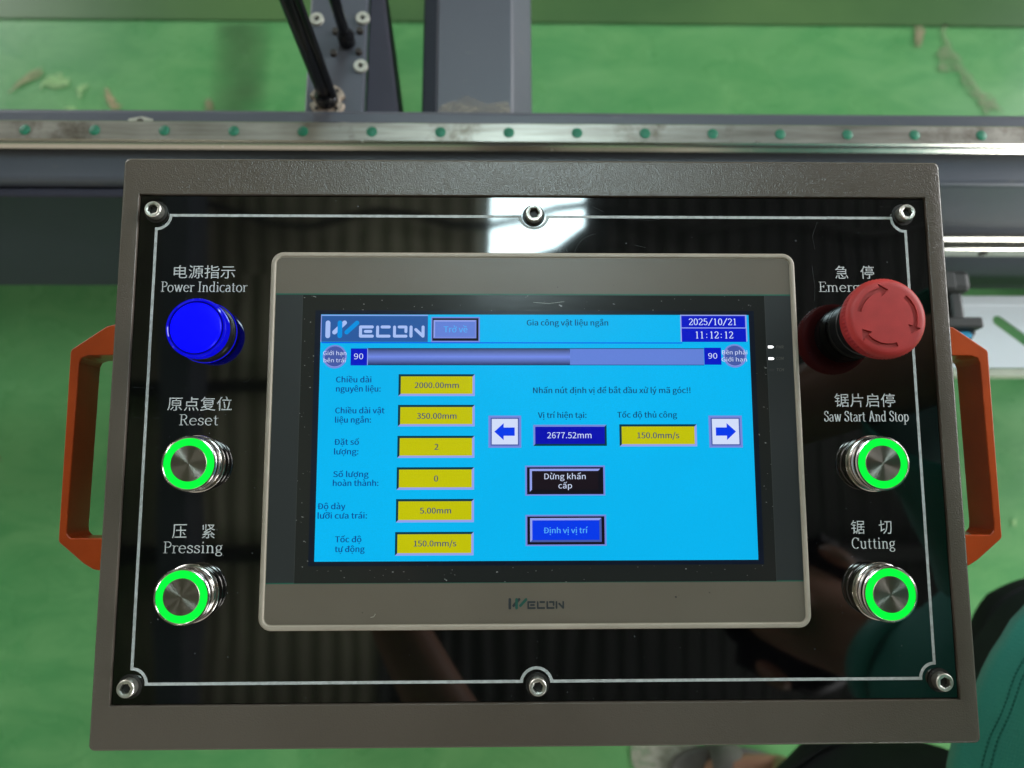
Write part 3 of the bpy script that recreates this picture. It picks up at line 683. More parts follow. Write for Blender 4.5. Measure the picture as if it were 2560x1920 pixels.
# ================================================================== CONTROL BOX
cb = empty('control_box', BOX, label='brown grey control box with black glossy front, touch screen and push buttons', cat='control panel')
# enclosure shell: rounded body with a raised frame round the recessed plate
bm = mb(); N = 4
outer = rrect(-.2174, -.1492, .2174, .1492, .0028, N)
inner = rrect(-.2083, -.1283, .2083, .1292, .0004, N)
rings = []
for pts, z in ((outer, -.085), (outer, -.0016)):
    rings.append([bm.verts.new((x, y, z)) for x, y in pts])
for off, z in ((.0004, -.0007), (.0015, 0)):
    rings.append([bm.verts.new((x, y, z)) for x, y in rrect(-.2174 + off, -.1492 + off, .2174 - off, .1492 - off, .0026, N)])
rings.append([bm.verts.new((x, y, 0)) for x, y in rrect(-.2087, -.1287, .2087, .1296, .0005, N)])
rings.append([bm.verts.new((x, y, -.0004)) for x, y in inner])
rings.append([bm.verts.new((x, y, -.004)) for x, y in inner])
n = len(outer)
for a, b in zip(rings, rings[1:]):
    for i in range(n): bm.faces.new((a[i], a[(i+1) % n], b[(i+1) % n], b[i]))
bm.faces.new(rings[-1]); bm.faces.new(rings[0][::-1])
finish(bm, 'enclosure', M_COAT, cb, smooth=50, wn=True)
bm = mb(); prism(bm, [(-.2079, -.1279), (.2079, -.1279), (.2079, .1288), (-.2079, .1288)], -.0038, -.0015)
plate = finish(bm, 'front_plate', M_ACR, cb, bevel=.00025, seg=1)
PZ = -1.5
# border line with concave corners and half round notches
def border(w2):
    # path offset: outer (w2>0) / inner
    X0, X1, Y0, Y1 = -199.0, 197.2, -118.4, 118.2
    r = 7.3; P = []
    def a_(cx, cy, rr, t0, t1, n=12): return [(cx + rr*math.cos(math.radians(t0 + (t1-t0)*i/n)), cy + rr*math.sin(math.radians(t0 + (t1-t0)*i/n))) for i in range(n+1)]
    x0, x1, y0, y1 = X0 - w2, X1 + w2, Y0 - w2, Y1 + w2; rr = r - w2
    P += a_(X0, Y0, rr, 90, 0); 
    P += a_(-1.2, Y0 - 1.2, 7.6 - w2, 170, 10)
    P += a_(X1, Y0, rr, 180, 90)
    P += a_(X1, Y1, rr, -90, -180)
    P += a_(-1.2, Y1 + 1.2, 7.6 - w2, -10, -170)
    P += a_(X0, Y1, rr, 0, -90)
    # snap ends on the straight lines
    out = []
    for x, y in P: out.append((min(max(x, x0), x1), min(max(y, y0), y1)))
    n = 13
    for s, (fx, fy, lx, ly) in enumerate(((x0, None, None, y0), (None, y0, None, y0), (None, y0, x1, None), (x1, None, None, y1), (None, y1, None, y1), (None, y1, x0, None))):
        i, j = s * n, s * n + n - 1
        out[i] = (fx if fx is not None else out[i][0], fy if fy is not None else out[i][1])
        out[j] = (lx if lx is not None else out[j][0], ly if ly is not None else out[j][1])
    return out
bm = mb(); A = border(.72); B = border(-.72)
va = [bm.verts.new((x*.001, y*.001, (PZ + .03)*.001)) for x, y in A]; vb = [bm.verts.new((x*.001, y*.001, (PZ + .03)*.001)) for x, y in B]
for i in range(len(A)): bm.faces.new((va[i], va[(i+1) % len(A)], vb[(i+1) % len(A)], vb[i]))
o = finish(bm, 'border_line', M_BORD, cb)
if sum(p.normal.z for p in o.data.polygons) < 0: o.data.flip_normals()
for s, b in (("Power Indicator", (-195.16, -150.45, 77.15, 5.42)), ("Reset", (-182.45, -162.07, 7.94, 5.5)), ("Pressing", (-187.16, -157.11, -55.79, 5.68)),
             ("Emergency", (148.7, 187.45, 77.89, 5.4)), ("Saw Start And Stop", (148.22, 192.54, 9.48, 5.41)), ("Cutting", (158.78, 181.49, -55.03, 5.57))):
    serif('english_lettering', s, b, PZ + .03, M_PRINT, plate)
for s, b in (('电源指示', (-188.78, -157.02, 84.29, 7.04)), ('原点复位', (-188.47, -155.92, 15.28, 7.16)), ('压', (-182.79, -175.66, -48.56, 6.98)), ('紧', (-168.13, -161.59, -48.62, 6.98)),
             ('急', (158.12, 165.05, 84.93, 7.16)), ('停', (171.66, 178.83, 84.97, 7.16)), ('锯片启停', (154.14, 185.87, 16.94, 7.05)), ('锯', (159.19, 166.01, -47.72, 6.8)), ('切', (173.39, 179.95, -47.78, 6.81))):
    text('chinese_lettering', s, b, PZ + .03, M_PRINT, plate, cjk=True)
# hairline scratches on the plate
M_SCR = plain('scratch_grey', (0.10, 0.105, 0.11), 0.5)
def scratch(pts, r=.045):
    bm = mb(); tube(bm, [(x*.001, y*.001, (PZ - .01)*.001) for x, y in pts], r*.001, 4); finish(bm, 'scratch', M_SCR, plate)
def arcp(cx, cy, r, a0, a1): return [(cx + r*math.cos(math.radians(a0 + (a1-a0)*i/8)), cy + r*math.sin(math.radians(a0 + (a1-a0)*i/8))) for i in range(9)]
scratch(arcp(33, 96, 13, 95, 178)); scratch(arcp(24, 104, 9, 200, 300)); scratch([(40, 118), (60, 116.4), (66, 117)]); scratch([(146, 92), (147, 80), (146.4, 73)]); scratch([(30, 124), (36, 121)]); scratch([(-8, 121), (2, 124)])
scratch([(-142, -5), (-139, 2)]); scratch([(150, 116), (147, 108), (148, 101)]); scratch(arcp(-150, 33, 3, 250, 340)); scratch([(178, -6), (186, -14), (188, -24)]); scratch([(52, 103), (58, 101.5)]); scratch([(160, -68), (166, -62)])
# socket head screws
def screw(x, y, a):
    bm = mb(); R_ = .00425
    lathe(bm, [(0.0023, .0022), (.0023, .0050), (.0029, .0052), (.0039, .0052), (R_, .0048), (R_, .0)], 36, rfun=lambda k, z: (.00010 if k % 2 else 0) if z < .0045 and z > .0021 else 0)
    for v_ in bm.verts:
        q = v_.co.xy.length
        if q < .0024:
            t_ = math.degrees(math.atan2(v_.co.y, v_.co.x)) % 60 - 30; v_.co.x *= .00235 / q / math.cos(math.radians(t_)); v_.co.y *= .00235 / q / math.cos(math.radians(t_))
    s = finish(bm, 'panel_screw', M_SCREW, cb, (x*.001, y*.001, .0003 - .0018), smooth=True); s.rotation_euler.z = a
    bm = mb(); lathe(bm, [(0, .0024), (.0030, .0024)], 6); finish(bm, 'hex_socket', M_SOCKET, s)
    bm = mb(); lathe(bm, [(.0058, 0.0), (.0058, .0005), (.0043, .0005)], 36); finish(bm, 'screw_washer', M_SOCKET, s, (0, 0, .00005))
for x, y, a in ((-199.2, 119.8, .3), (-1.3, 118.6, .1), (196.1, 119.9, .9), (199.1, -119.2, .5), (-.8, -120.0, .2), (-199.4, -119.3, 1.1)): screw(x, y, a)
# push buttons
def push_button(x, y):
    bm = mb(); R_ = .0136
    lathe(bm, [(.0143, 0), (.0145, .0008), (.0143, .0020), (.0137, .0025), (.0130, .0027), (.0130, .0048), (.0134, .0052), (.0137, .0060), (.0137, .0072), (.0133, .0078), (.0131, .0082), (.0133, .0100), (.0136, .0104), (.0136, .0113), (.0132, .0119), (.0126, .0121), (.0124, .0119), (.0124, .0100)], 80)
    h = finish(bm, 'push_button', M_STEEL, cb, (x*.001, y*.001, PZ*.001), smooth=25)
    bm = mb(); lathe(bm, [(.0124, .0114), (.0120, .0114), (.0119, .0119), (.0089, .0119), (.0088, .0116)], 80); finish(bm, 'light_ring', E_GREEN, h, smooth=25)
    bm = mb(); lathe(bm, [(.0088, .0110), (.0088, .0120), (.00865, .0122), (0, .0122)], 80); finish(bm, 'brushed_cap', M_CAP, h, smooth=25)
for x, y in ((-171.5, -11.6), (-171.9, -75.2), (171.4, -12.2), (171.3, -75.8)): push_button(x, y)
# power indicator
bm = mb(); lathe(bm, [(.0152, 0), (.0154, .0006), (.0152, .0016), (.0143, .0019), (.0140, .0025), (.0140, .0085)], 80)
pl = finish(bm, 'power_lamp', M_BLACKP, cb, (-.1703, .0555, PZ*.001), smooth=25)
bm = mb(); lathe(bm, [(.0155, .0001), (.0158, .0004), (.0155, .0008)], 80); finish(bm, 'lamp_gasket', E_BLUERIM, pl, smooth=25)
bm = mb(); lathe(bm, [(.0141, .0080), (.0150, .0085), (.0152, .0115), (.0150, .0135), (.0146, .0143), (.0140, .0145), (.0136, .0141)], 80); finish(bm, 'lens_rim', E_BLUERIM, pl, smooth=25)
bm = mb(); lathe(bm, [(.0136, .0141), (.0132, .0138), (.0127, .0141)], 80); finish(bm, 'lens_groove', E_BLUEDK, pl, smooth=25)
bm = mb(); lathe(bm, [(.0127, .0141), (.0122, .0147), (.010, .0150), (.005, .0152), (0, .0152)], 80); finish(bm, 'lens', E_BLUELAMP, pl, smooth=True)
# emergency stop
es = empty('emergency_stop', None, label='red mushroom emergency stop with three turning arrows'); es.parent = cb; es.location = (.1673, .0574, PZ*.001)
bm = mb(); lathe(bm, [(.0150, 0), (.0150, .0015), (.0140, .0022), (.0150, .0024), (.0149, .0095), (.0152, .0098), (.0152, .0103), (.0149, .0106), (.0146, .017), (.0110, .0175), (.0110, .022)], 72); finish(bm, 'collar', M_BLACKP, es, smooth=25)
bm = mb(); KN = 66
def kn(k, z): return (-.0005 if k % 2 else 0) if .0266 < z < .0302 else 0
lathe(bm, [(0, .0185), (.0112, .0186), (.0135, .0190), (.0165, .0200), (.0184, .0216), (.0191, .0235), (.0193, .0258), (.0194, .0264), (.0198, .0268), (.0199, .0296), (.0195, .0304), (.0188, .0312), (.0180, .0318), (.0168, .0321), (.0155, .0322), (.0100, .0323), (.005, .0323), (0, .0323)], KN * 2, rfun=kn)
bmesh.ops.recalc_face_normals(bm, faces=bm.faces)
head = finish(bm, 'button_head', M_RED, es, smooth=30)
# arrows: cut into the head
bm = mb()
def arrow_pts(t0, t1, r0, r1):
    # clockwise arrow from t0 to t1 (t1 < t0)
    n = 16; hd = math.radians(18); te = t1 + hd; rm = (r0 + r1) / 2; out = []
    for i in range(n + 1): t = t0 + (te - t0) * i / n; out.append((r1*math.cos(t), r1*math.sin(t)))
    out += [((r1 + .0022)*math.cos(te), (r1 + .0022)*math.sin(te)), (rm*math.cos(t1), rm*math.sin(t1)), ((r0 - .0022)*math.cos(te), (r0 - .0022)*math.sin(te))]
    for i in range(n + 1): t = te + (t0 - te) * i / n; out.append((r0*math.cos(t), r0*math.sin(t)))
    return out
for k in range(3):
    a0 = math.radians(168 - 120 * k); prism(bm, arrow_pts(a0, a0 - math.radians(84), .0127, .0148), .0313, .036)
bmesh.ops.recalc_face_normals(bm, faces=bm.faces)
me = bpy.data.meshes.new('cut'); bm.to_mesh(me); bm.free(); me.materials.append(M_RED2)
cut = bpy.data.objects.new('cut', me); COL.objects.link(cut); cut.parent = es
head.data.materials.append(M_RED2)
md = head.modifiers.new('b', 'BOOLEAN'); md.object = cut; md.operation = 'DIFFERENCE'; md.solver = 'EXACT'
bpy.context.view_layer.update(); dg = bpy.context.evaluated_depsgraph_get()
nm = bpy.data.meshes.new_from_object(head.evaluated_get(dg)); head.modifiers.clear()
if len(nm.polygons) > 500: head.data = nm
bpy.data.objects.remove(cut)
# handles
def handle(sgn):
    bm = mb()
    O = [(217.6, 66.0), (228, 65.4), (234.3, 63.7), (238.2, 61.0), (252.4, 51.0), (253.0, 49.5), (252.6, -51.4), (252.0, -52.6), (238.5, -63.6), (233.5, -66.6), (227, -67.6), (217.6, -67.6)]
    I = [(217.6, 47.8), (231.5, 47.8), (243.5, 47.6), (246.6, 46.4), (247.8, 43.5), (248.6, -44.5), (248.2, -48.0), (246.0, -50.3), (232, -50.4), (217.6, -50.4)]
    P = [(sgn * x * .001, y * .001) for x, y in O + I[::-1]]
    prism(bm, P, -.0475, -.0255)
    return finish(bm, 'handle', M_ORANGE, cb, bevel=.0009, seg=3, angle=20, smooth=30)
for s_ in (-1, 1):
    h = handle(s_); h['label'] = ('orange handle on the left side', 'orange handle on the right side')[s_ > 0]
# post that carries the box, hidden below it
bm = mb(); bbox(bm, -.05, -.03, -.92, .05, .05, -.086); finish(bm, 'mounting_post', M_COAT, cb, bevel=.002)

# ================================================================== TOUCH SCREEN
HX = (-137.1, 134.7, -92.8, 97.1)
bm = mb(); n = 6
P0 = rrect(HX[0]*.001, HX[2]*.001, HX[1]*.001, HX[3]*.001, .0062, n)
def ins(d): return rrect((HX[0]+d)*.001, (HX[2]+d)*.001, (HX[1]-d)*.001, (HX[3]-d)*.001, max(.0062 - d*.001, .0015), n)
rs = []
for pts, z in ((P0, PZ), (P0, 2.9), (ins(.35), 3.6), (ins(1.0), 3.95), (ins(2.0), 4.0), (ins(2.4), 3.8), (ins(2.6), 3.2)):
    rs.append([bm.verts.new((x, y, z*.001)) for x, y in pts])
k = len(P0)
for a, b in zip(rs, rs[1:]):
    for i in range(k): bm.faces.new((a[i], a[(i+1) % k], b[(i+1) % k], b[i]))
bm.faces.new(rs[-1])
hmi = finish(bm, 'touch_screen', M_RIM, cb, smooth=60, wn=True)
Z = 3.3
def strip(name, y0, y1, material, z, clipr=True):
    pts = [(x*1000, y*1000) for x, y in rrect((HX[0]+3.0)*.001, (HX[2]+3.0)*.001, (HX[1]-3.0)*.001, (HX[3]-3.0)*.001, .0032, n)]
    pts = [(x, min(max(y, y0), y1)) for x, y in pts]
    q = []
    for p in pts:
        if not q or (abs(p[0]-q[-1][0]) + abs(p[1]-q[-1][1])) > 1e-4: q.append(p)
    return flat_poly(name, q, z, material, hmi)
strip('upper_film', 75.3, 200, M_FILM, Z)
strip('lower_film', -200, -70.4, M_FILM, Z)
strip('side_film', -69.9, 74.6, M_SIDEG, Z)
flat('green_line', [(HX[0]+3.0, 74.6, HX[1]-3.0, 75.3)], Z, M_GREEN_LINE, hmi); flat('green_line', [(HX[0]+3.0, -70.4, HX[1]-3.0, -69.9)], Z, M_GREEN_LINE, hmi)
flat('touch_glass', [(-120.2, -70.1, 118.0, 74.5)], Z + .08, M_TOUCH, hmi)
flat('touch_glass_edge', [(-120.4, -70.3, -120.2, 74.7)], Z + .09, M_GLINT, hmi); flat('touch_glass_edge', [(118.0, -70.3, 118.2, 74.7)], Z + .09, M_GLINT, hmi)
flat('display_surround', [(-113.6, -61.9, 112.2, 66.4)], Z + .12, M_LCDEDGE, hmi)
# display coordinates were measured on the plane z = 2 mm; lift them to the glass about the viewer's usual scale
D0 = Z + .16
def KX(x): return -20.1 + (x + 20.1) * (381.23 - D0) / (381.23 - 2.0)
def KY(y): return -16.6 + (y + 16.6) * (381.23 - D0) / (381.23 - 2.0)
def kr(r): return (KX(min(r[0], r[2])), KY(min(r[1], r[3])), KX(max(r[0], r[2])), KY(max(r[1], r[3])))
def kb(b): return (KX(b[0]), KX(b[1]), KY(b[2]), b[3])
def el(name, rects, lvl, material): return flat(name, [kr(r) for r in rects], D0 + lvl * .03, material, hmi)
el('display', [(-111.0, -59.9, 109.9, 64.6)], 0, E_CYAN)
el('logo_panel', [(-110.6, 63.8, -56.2, 50.3)], 1, E_LOGOBG)
el('header_line', [(-110.4, 49.6, 75, 50.1)], 1, E_BLUE)
el('header_edge', [(-110.9, 63.9, -56.2, 64.4)], 2, E_LILAC2); el('header_edge', [(-111.0, 50.2, -110.6, 63.9)], 2, E_LILAC2)
logo((KX(-115.81), KY(67.95)), .0407, .0407, D0 + .07, E_LOGOW, E_LOGOB, hmi)
logo((-14.35 - 207 * .02204, -79.6 + 240 * .0245), .02204, .0245, Z + .05, M_LOGO_D, M_LOGO_G, hmi)
def quad_bevel(x0, y0, x1, y1, wd, tl, br_, lvl):
    """pressed/raised edge: top-left colour and bottom-right colour"""
    K = lambda q: (KX(q[0]), KY(q[1]))
    a = (x0, y0), (x1, y1)
    xl, xr, yb_, yt = min(x0, x1), max(x0, x1), min(y0, y1), max(y0, y1)
    flat_poly('field_edge', [K(p) for p in ((xl, yb_), (xl, yt), (xr, yt), (xr - wd, yt - wd), (xl + wd, yt - wd), (xl + wd, yb_ + wd))], D0 + lvl*.03, tl, hmi)
    flat_poly('field_edge', [K(p) for p in ((xl, yb_), (xl + wd, yb_ + wd), (xr - wd, yb_ + wd), (xr - wd, yt - wd), (xr, yt), (xr, yb_))], D0 + lvl*.03, br_, hmi)
# back button
el('button_outline', [(-54.5, 63.4, -29.5, 50.2)], 1, E_LILAC)
el('button_shadow', [(-53.9, 62.7, -30.2, 50.9)], 2, E_BLACK)
quad_bevel(-53.3, 61.7, -31.3, 52.2, .9, E_LILAC2, E_LILAC, 3)
el('button_face', [(-52.5, 60.9, -32.1, 53.0)], 4, E_PERI)
# date and time
el('date_frame', [(74.2, 64.7, 108.8, 50.6)], 1, E_LILAC2)
el('date_field', [(74.8, 64.1, 108.0, 58.0)], 2, E_NAVY); el('time_field', [(74.8, 57.5, 108.2, 50.4)], 2, E_NAVY)
# limit circles
for cx, cy in ((-103.48, 42.63), (101.96, 43.13)):
    def disc(r, lvl, ma, nm='limit_lamp', r0=None, dy=0):
        flat_poly(nm, [(KX(cx + r*math.cos(2*PI*i/40)), KY(cy + dy + r*math.sin(2*PI*i/40))) for i in range(40)], D0 + lvl*.03, ma, hmi)
    disc(6.1, 1, E_LILAC, 'limit_lamp_rim'); disc(5.35, 2, E_LILAC2, 'limit_lamp_ring'); disc(5.2, 3, E_SLATE, dy=.12)
# progress bar
el('number_field', [(-95.4, 46.9, -87.0, 38.1)], 2, E_NAVY); el('number_field', [(86.1, 47.4, 94.9, 38.5)], 2, E_NAVY)
el('bar_outline', [(-86.9, 47.1, 86.0, 46.7)], 1, E_TEXT2); el('bar_outline', [(-86.9, 38.6, 86.0, 38.2)], 1, E_TEXT2)
el('bar_outline', [(-87.0, 46.9, -86.6, 38.3)], 3, E_LILAC2)
el('progress_bar', [(-86.6, 46.75, 16.8, 38.5)], 2, E_BAR); el('progress_rest', [(16.8, 46.75, 86.0, 38.5)], 2, E_PERI)
for r in ((-70.8, 33.6, -32.0, 22.4), (-70.85, 17.9, -32.0, 6.95), (-70.9, 2.2, -32.1, -8.9), (-71.0, -13.6, -32.2, -24.8), (-71.1, -29.4, -32.2, -40.9), (-71.3, -45.6, -32.3, -57.1), (41.5, 7.9, 81.0, -3.35)):
    el('value_field', [r], 1, E_YEL); quad_bevel(*r, 1.15, E_DKTEAL, E_LILAC2, 2)
for r in ((-25.0, 12.4, -8.4, -3.9), (87.2, 12.3, 104.3, -4.0)):
    el('arrow_button_shadow', [r], 1, E_SLATE); quad_bevel(*r, 1.1, E_LILAC, E_LILAC, 2)
    c = 1.7; el('arrow_button', [(r[0]+c, r[1]-c, r[2]-c, r[3]+c)], 3, E_WHITE)
    cx, cy = (r[0]+r[2])/2, (r[1]+r[3])/2; s = -1 if r[0] < 0 else 1
    A_ = [(5.3, 0), (.6, 4.3), (.6, 2.1), (-5.0, 2.1), (-5.0, -2.1), (.6, -2.1), (.6, -4.3)]
    flat_poly('arrow', [(KX(cx + s*x), KY(cy + y)) for x, y in A_], D0 + .13, E_BLUE, hmi)
r = (-2.3, 7.7, 35.0, -3.0); el('position_field', [r], 1, E_DKBLUE); quad_bevel(*r, 1.0, E_LILAC, E_DKTEAL, 2)
for r, face in (((-6.5, -12.9, 33.8, -27.9), E_BROWN), ((-6.45, -37.4, 34.0, -52.7), E_BLUE)):
    x0, y1, x1, y0 = r
    el('button_outline', [r], 1, E_LILAC); el('button_shadow', [(x0+.9, y1-.8, x1-.9, y0+.7)], 2, E_BLACK)
    quad_bevel(x0+2.3, y1-1.6, x1-2.4, y0+1.9, 1.1, E_LILAC2, E_SLATE if face is E_BLUE else E_BLACK, 3)
    el('button_face', [(x0+3.4, y1-2.7, x1-3.5, y0+2.9)], 4, face)
TXT = [('Trở về', (-48.12, -36.0, 55.28, 3.13), E_SKYTXT), ('Gia công vật liệu ngắn', (-5.35, 36.63, 58.95, 2.87), E_TEXT2),
    ('90', (-93.69, -89.01, 41.33, 2.9), E_WHITE), ('90', (88.12, 92.79, 41.7, 2.84), E_WHITE),
    ('Giới hạn', (-109.4, -97.6, 43.43, 2.03), E_WHITE), ('bên trái', (-109.1, -97.92, 39.74, 2.0), E_WHITE),
    ('Bên phải', (95.35, 108.43, 43.92, 2.08), E_WHITE), ('Giới hạn', (95.01, 108.07, 40.22, 2.03), E_WHITE),
    ('Chiều dài', (-102.54, -84.7, 29.4, 2.87), E_TEXT), ('nguyên liệu:', (-102.42, -79.94, 24.69, 2.86), E_TEXT),
    ('Chiều dài vật', (-102.54, -77.72, 13.62, 2.84), E_TEXT), ('liệu ngắn:', (-102.5, -84.49, 8.91, 2.84), E_TEXT),
    ('Đặt số', (-102.58, -90.3, -2.25, 2.85), E_TEXT), ('lượng:', (-102.62, -90.49, -7.07, 2.81), E_TEXT),
    ('Số lượng', (-102.73, -85.15, -18.37, 2.83), E_TEXT), ('hoàn thành:', (-102.81, -80.17, -22.81, 2.85), E_TEXT),
    ('Độ dày', (-110.06, -96.36, -34.25, 2.84), E_TEXT), ('lưỡi cưa trái:', (-109.93, -85.53, -38.87, 2.85), E_TEXT),
    ('Tốc độ', (-101.01, -88.06, -50.46, 2.85), E_TEXT), ('tự động', (-100.99, -86.38, -55.21, 2.82), E_TEXT),
    ('2000.00mm', (-62.64, -40.26, 26.52, 2.81), E_YTEXT), ('350.00mm', (-61.3, -41.34, 10.81, 2.85), E_YTEXT),
    ('2', (-52.24, -50.33, -4.84, 2.9), E_YTEXT), ('0', (-52.29, -50.38, -20.7, 2.93), E_YTEXT),
    ('5.00mm', (-59.21, -43.75, -36.53, 2.8), E_YTEXT), ('150.0mm/s', (-62.08, -41.05, -52.65, 2.83), E_YTEXT),
    ('Nhấn nút định vị để bắt đầu xử lý mã góc!!', (-2.29, 78.28, 23.83, 2.88), E_TEXT2),
    ('Vị trí hiện tại:', (0.08, 24.71, 11.16, 2.85), E_TEXT2), ('Tốc độ thủ công', (40.49, 71.01, 11.32, 2.86), E_TEXT2),
    ('2677.52mm', (4.76, 27.22, 0.86, 2.98), E_WHITE), ('150.0mm/s', (50.51, 71.83, 0.79, 2.92), E_YTEXT),
    ('Dừng khẩn', (3.18, 23.97, -19.71, 2.8), E_WHITE), ('cấp', (10.2, 17.05, -24.31, 2.79), E_WHITE), ('Định vị vị trí', (2.58, 24.59, -46.45, 2.75), E_SKYTXT)]
for s, b, ma in TXT: text('display_text', s, kb(b), D0 + .17, ma, hmi, embolden=0 if ma is E_WHITE else .14)
for s, b in (('2025/10/21', (78.41, 103.83, 59.27, 3.39)), ('11:12:12', (81.48, 101.64, 52.27, 3.57))):
    serif('display_text', s, kb(b), D0 + .16, E_WHITE, hmi, thick=.13, thin=.075)
for s, b in (('PWR', (123.07, 126.85, 46.86, 1.47)), ('COM', (122.8, 126.58, 40.9, 1.46)), ('TCH', (122.69, 126.42, 35.03, 1.45))):
    text('led_legend', s, b, Z + .05, M_LEDTXT, hmi, shear=.15)
for y, ma in ((47.59, E_LED), (41.53, E_LED), (35.6, E_LEDOFF)):
    flat_poly('status_led', [(118.9, y-.65), (121.2, y-.65), (121.9, y), (121.2, y+.65), (118.9, y+.65)], Z + .05, ma, hmi)
# lint and a hair on the film
def fibre(pts, z, r, nm='lint'):
    bm = mb(); tube(bm, [(x*.001, y*.001, z*.001) for x, y in pts], r*.001, 5); finish(bm, nm, M_WASHER, hmi)
fibre([(-82.5, -86.5), (-80.9, -86.2), (-80.2, -84.9)], Z + .15, .12)
fibre([(-2, 70.8), (6, 70.2), (14, 71.2)], Z + .2, .05)

# ================================================================== PERSON
per = empty('person', Matrix.Translation((.45, -.34, 0)), label='person in teal knit sports shirt and black shorts leaning over the box, holding a phone', cat='person')
PO = Vector((.45, -.34, 0))
def skin_body():
    V = []; E_ = []; Rr = []
    def v(p, r, parent=None):
        V.append(Vector(p) - PO); Rr.append(r); i = len(V) - 1
        if parent is not None: E_.append((parent, i))
        return i
    pel = v((.545, -.29, .93), .105)
    sp1 = v((.56, -.29, 1.08), .10, pel); sp2 = v((.535, -.285, 1.24), .115, sp1); chs = v((.49, -.28, 1.36), .10, sp2)
    nk = v((.435, -.27, 1.46), .048, chs); nk2 = v((.405, -.26, 1.52), .045, nk)
    hd0 = v((.375, -.25, 1.585), .070, nk2); hd1 = v((.365, -.245, 1.66), .082, hd0); hd2 = v((.37, -.248, 1.72), .065, hd1)
    nose = v((.282, -.195, 1.60), .012, hd0)
    chin = v((.30, -.207, 1.548), .024, hd0)
    
    def arm(sh, el_, wr, hand, s):
        a = v(sh, .052, chs); b = v([(x + y) / 2 for x, y in zip(sh, el_)], .046, a); c = v(el_, .040, b)
        d = v([(x + y) / 2 for x, y in zip(el_, wr)], .036, c); e = v(wr, .025, d); f = v(hand, .026, e)
        H = Vector(hand); D = (H - Vector(wr)).normalized(); U = Vector((0, 0, 1)); Sd = D.cross(U).normalized()
        inward = (Vector((-.02, -.05, 1.436)) - H); inward.z = 0; inward.normalize()
        fl = (.075, .082, .078, .062)
        for q in range(4):
            base = H + D * .018 + U * (.030 - .020 * q); 
            k1 = base + (D * .7 + inward * .3).normalized() * fl[q] * .42
            k2 = k1 + (D * .2 + inward * .8).normalized() * fl[q] * .34
            k3 = k2 + inward * fl[q] * .2
            i0 = v(base, .0095, f); i1 = v(k1, .009, i0); i2 = v(k2, .0082, i1); v(k3, .007, i2)
        t0 = v(H + U * .02 - D * .01 + inward * .012, .012, f); t1 = v(H + U * .038 + inward * .030, .0105, t0); v(H + U * .034 + inward * .052, .009, t1)
    arm((.36, -.44, 1.40), (.04, -.43, 1.30), (-.135, -.17, 1.415), (-.125, -.115, 1.44), -1)
    arm((.52, -.12, 1.40), (.355, .07, 1.22), (.13, -.035, 1.41), (.095, -.045, 1.44), 1)
    def leg(hip, knee, ank, heel, toe):
        a = v(hip, .088, pel); b = v([(x + y) / 2 for x, y in zip(hip, knee)], .078, a); c = v(knee, .056, b)
        d = v([x * .6 + y * .4 for x, y in zip(knee, ank)], .055, c); e = v(ank, .036, d); h = v(heel, .034, e); f = v([(x + y) / 2 for x, y in zip(heel, toe)], .036, h); v(toe, .026, f)
    leg((.46, -.37, .88), (.405, -.39, .50), (.455, -.44, .10), (.47, -.445, .05), (.33, -.445, .045))
    leg((.56, -.23, .88), (.60, -.22, .50), (.68, -.22, .10), (.69, -.22, .05), (.56, -.14, .045))
    me = bpy.data.meshes.new('body'); me.from_pydata([tuple(p) for p in V], E_, [])
    o = link('body', me, M_SKIN, per)
    md = o.modifiers.new('s', 'SKIN'); md.use_smooth_shade = True; md.branch_smoothing = .6
    for i, r in enumerate(Rr): me.skin_vertices[0].data[i].radius = (r, r)
    me.skin_vertices[0].data[0].use_root = True
    o.modifiers.new('u', 'SUBSURF').levels = 2; o.modifiers['u'].render_levels = 2
    bpy.context.view_layer.update(); dg = bpy.context.evaluated_depsgraph_get()
    nm = bpy.data.meshes.new_from_object(o.evaluated_get(dg)); o.modifiers.clear(); o.data = nm
    nm.materials.clear(); nm.materials.append(M_SKIN)
    for p in nm.polygons: p.use_smooth = True
    return o
body = skin_body()
def loft(name, rings, material, n=72, amp=.006, thick=None, parent=per, folds=9):
    """rings: centre, half width along a, half depth along b, a, b"""
    bm = mb(); R_ = []
    for j, (c, ra, rb, a, b) in enumerate(rings):
        c = Vector(c); a = Vector(a).normalized(); b = Vector(b).normalized(); row = []
        for k in range(n):
            t = 2*PI*k/n
            p = c + a * ra * math.cos(t) + b * rb * math.sin(t)
            nn = (p - c).normalized()
            q = noise.noise(Vector((p.x * folds, p.y * folds, p.z * folds * .45))) * amp + noise.noise(Vector((p.x * 30, p.y * 30, p.z * 10))) * amp * .3
            row.append(bm.verts.new(p + nn * q - PO))
        R_.append(row)
    for r0, r1 in zip(R_, R_[1:]):
        for k in range(n): bm.faces.new((r0[k], r0[(k+1) % n], r1[(k+1) % n], r1[k]))
    o = finish(bm, name, material, parent, smooth=80)
    sol = o.modifiers.new('t', 'SOLIDIFY'); sol.thickness = thick or .002; sol.offset = -1
    return o
def smooth_rings(keys, m=5):
    out = []
    for i in range(len(keys) - 1):
        A, B = keys[i], keys[i+1]
        for s in range(m):
            t = s / m
            out.append((Vector(A[0]).lerp(Vector(B[0]), t), A[1] + (B[1]-A[1])*t, A[2] + (B[2]-A[2])*t, Vector(A[3]).lerp(Vector(B[3]), t), Vector(A[4]).lerp(Vector(B[4]), t)))
    out.append(keys[-1]); return out
SD = (.49, .87, 0); FW = (-.87, .49, 0)
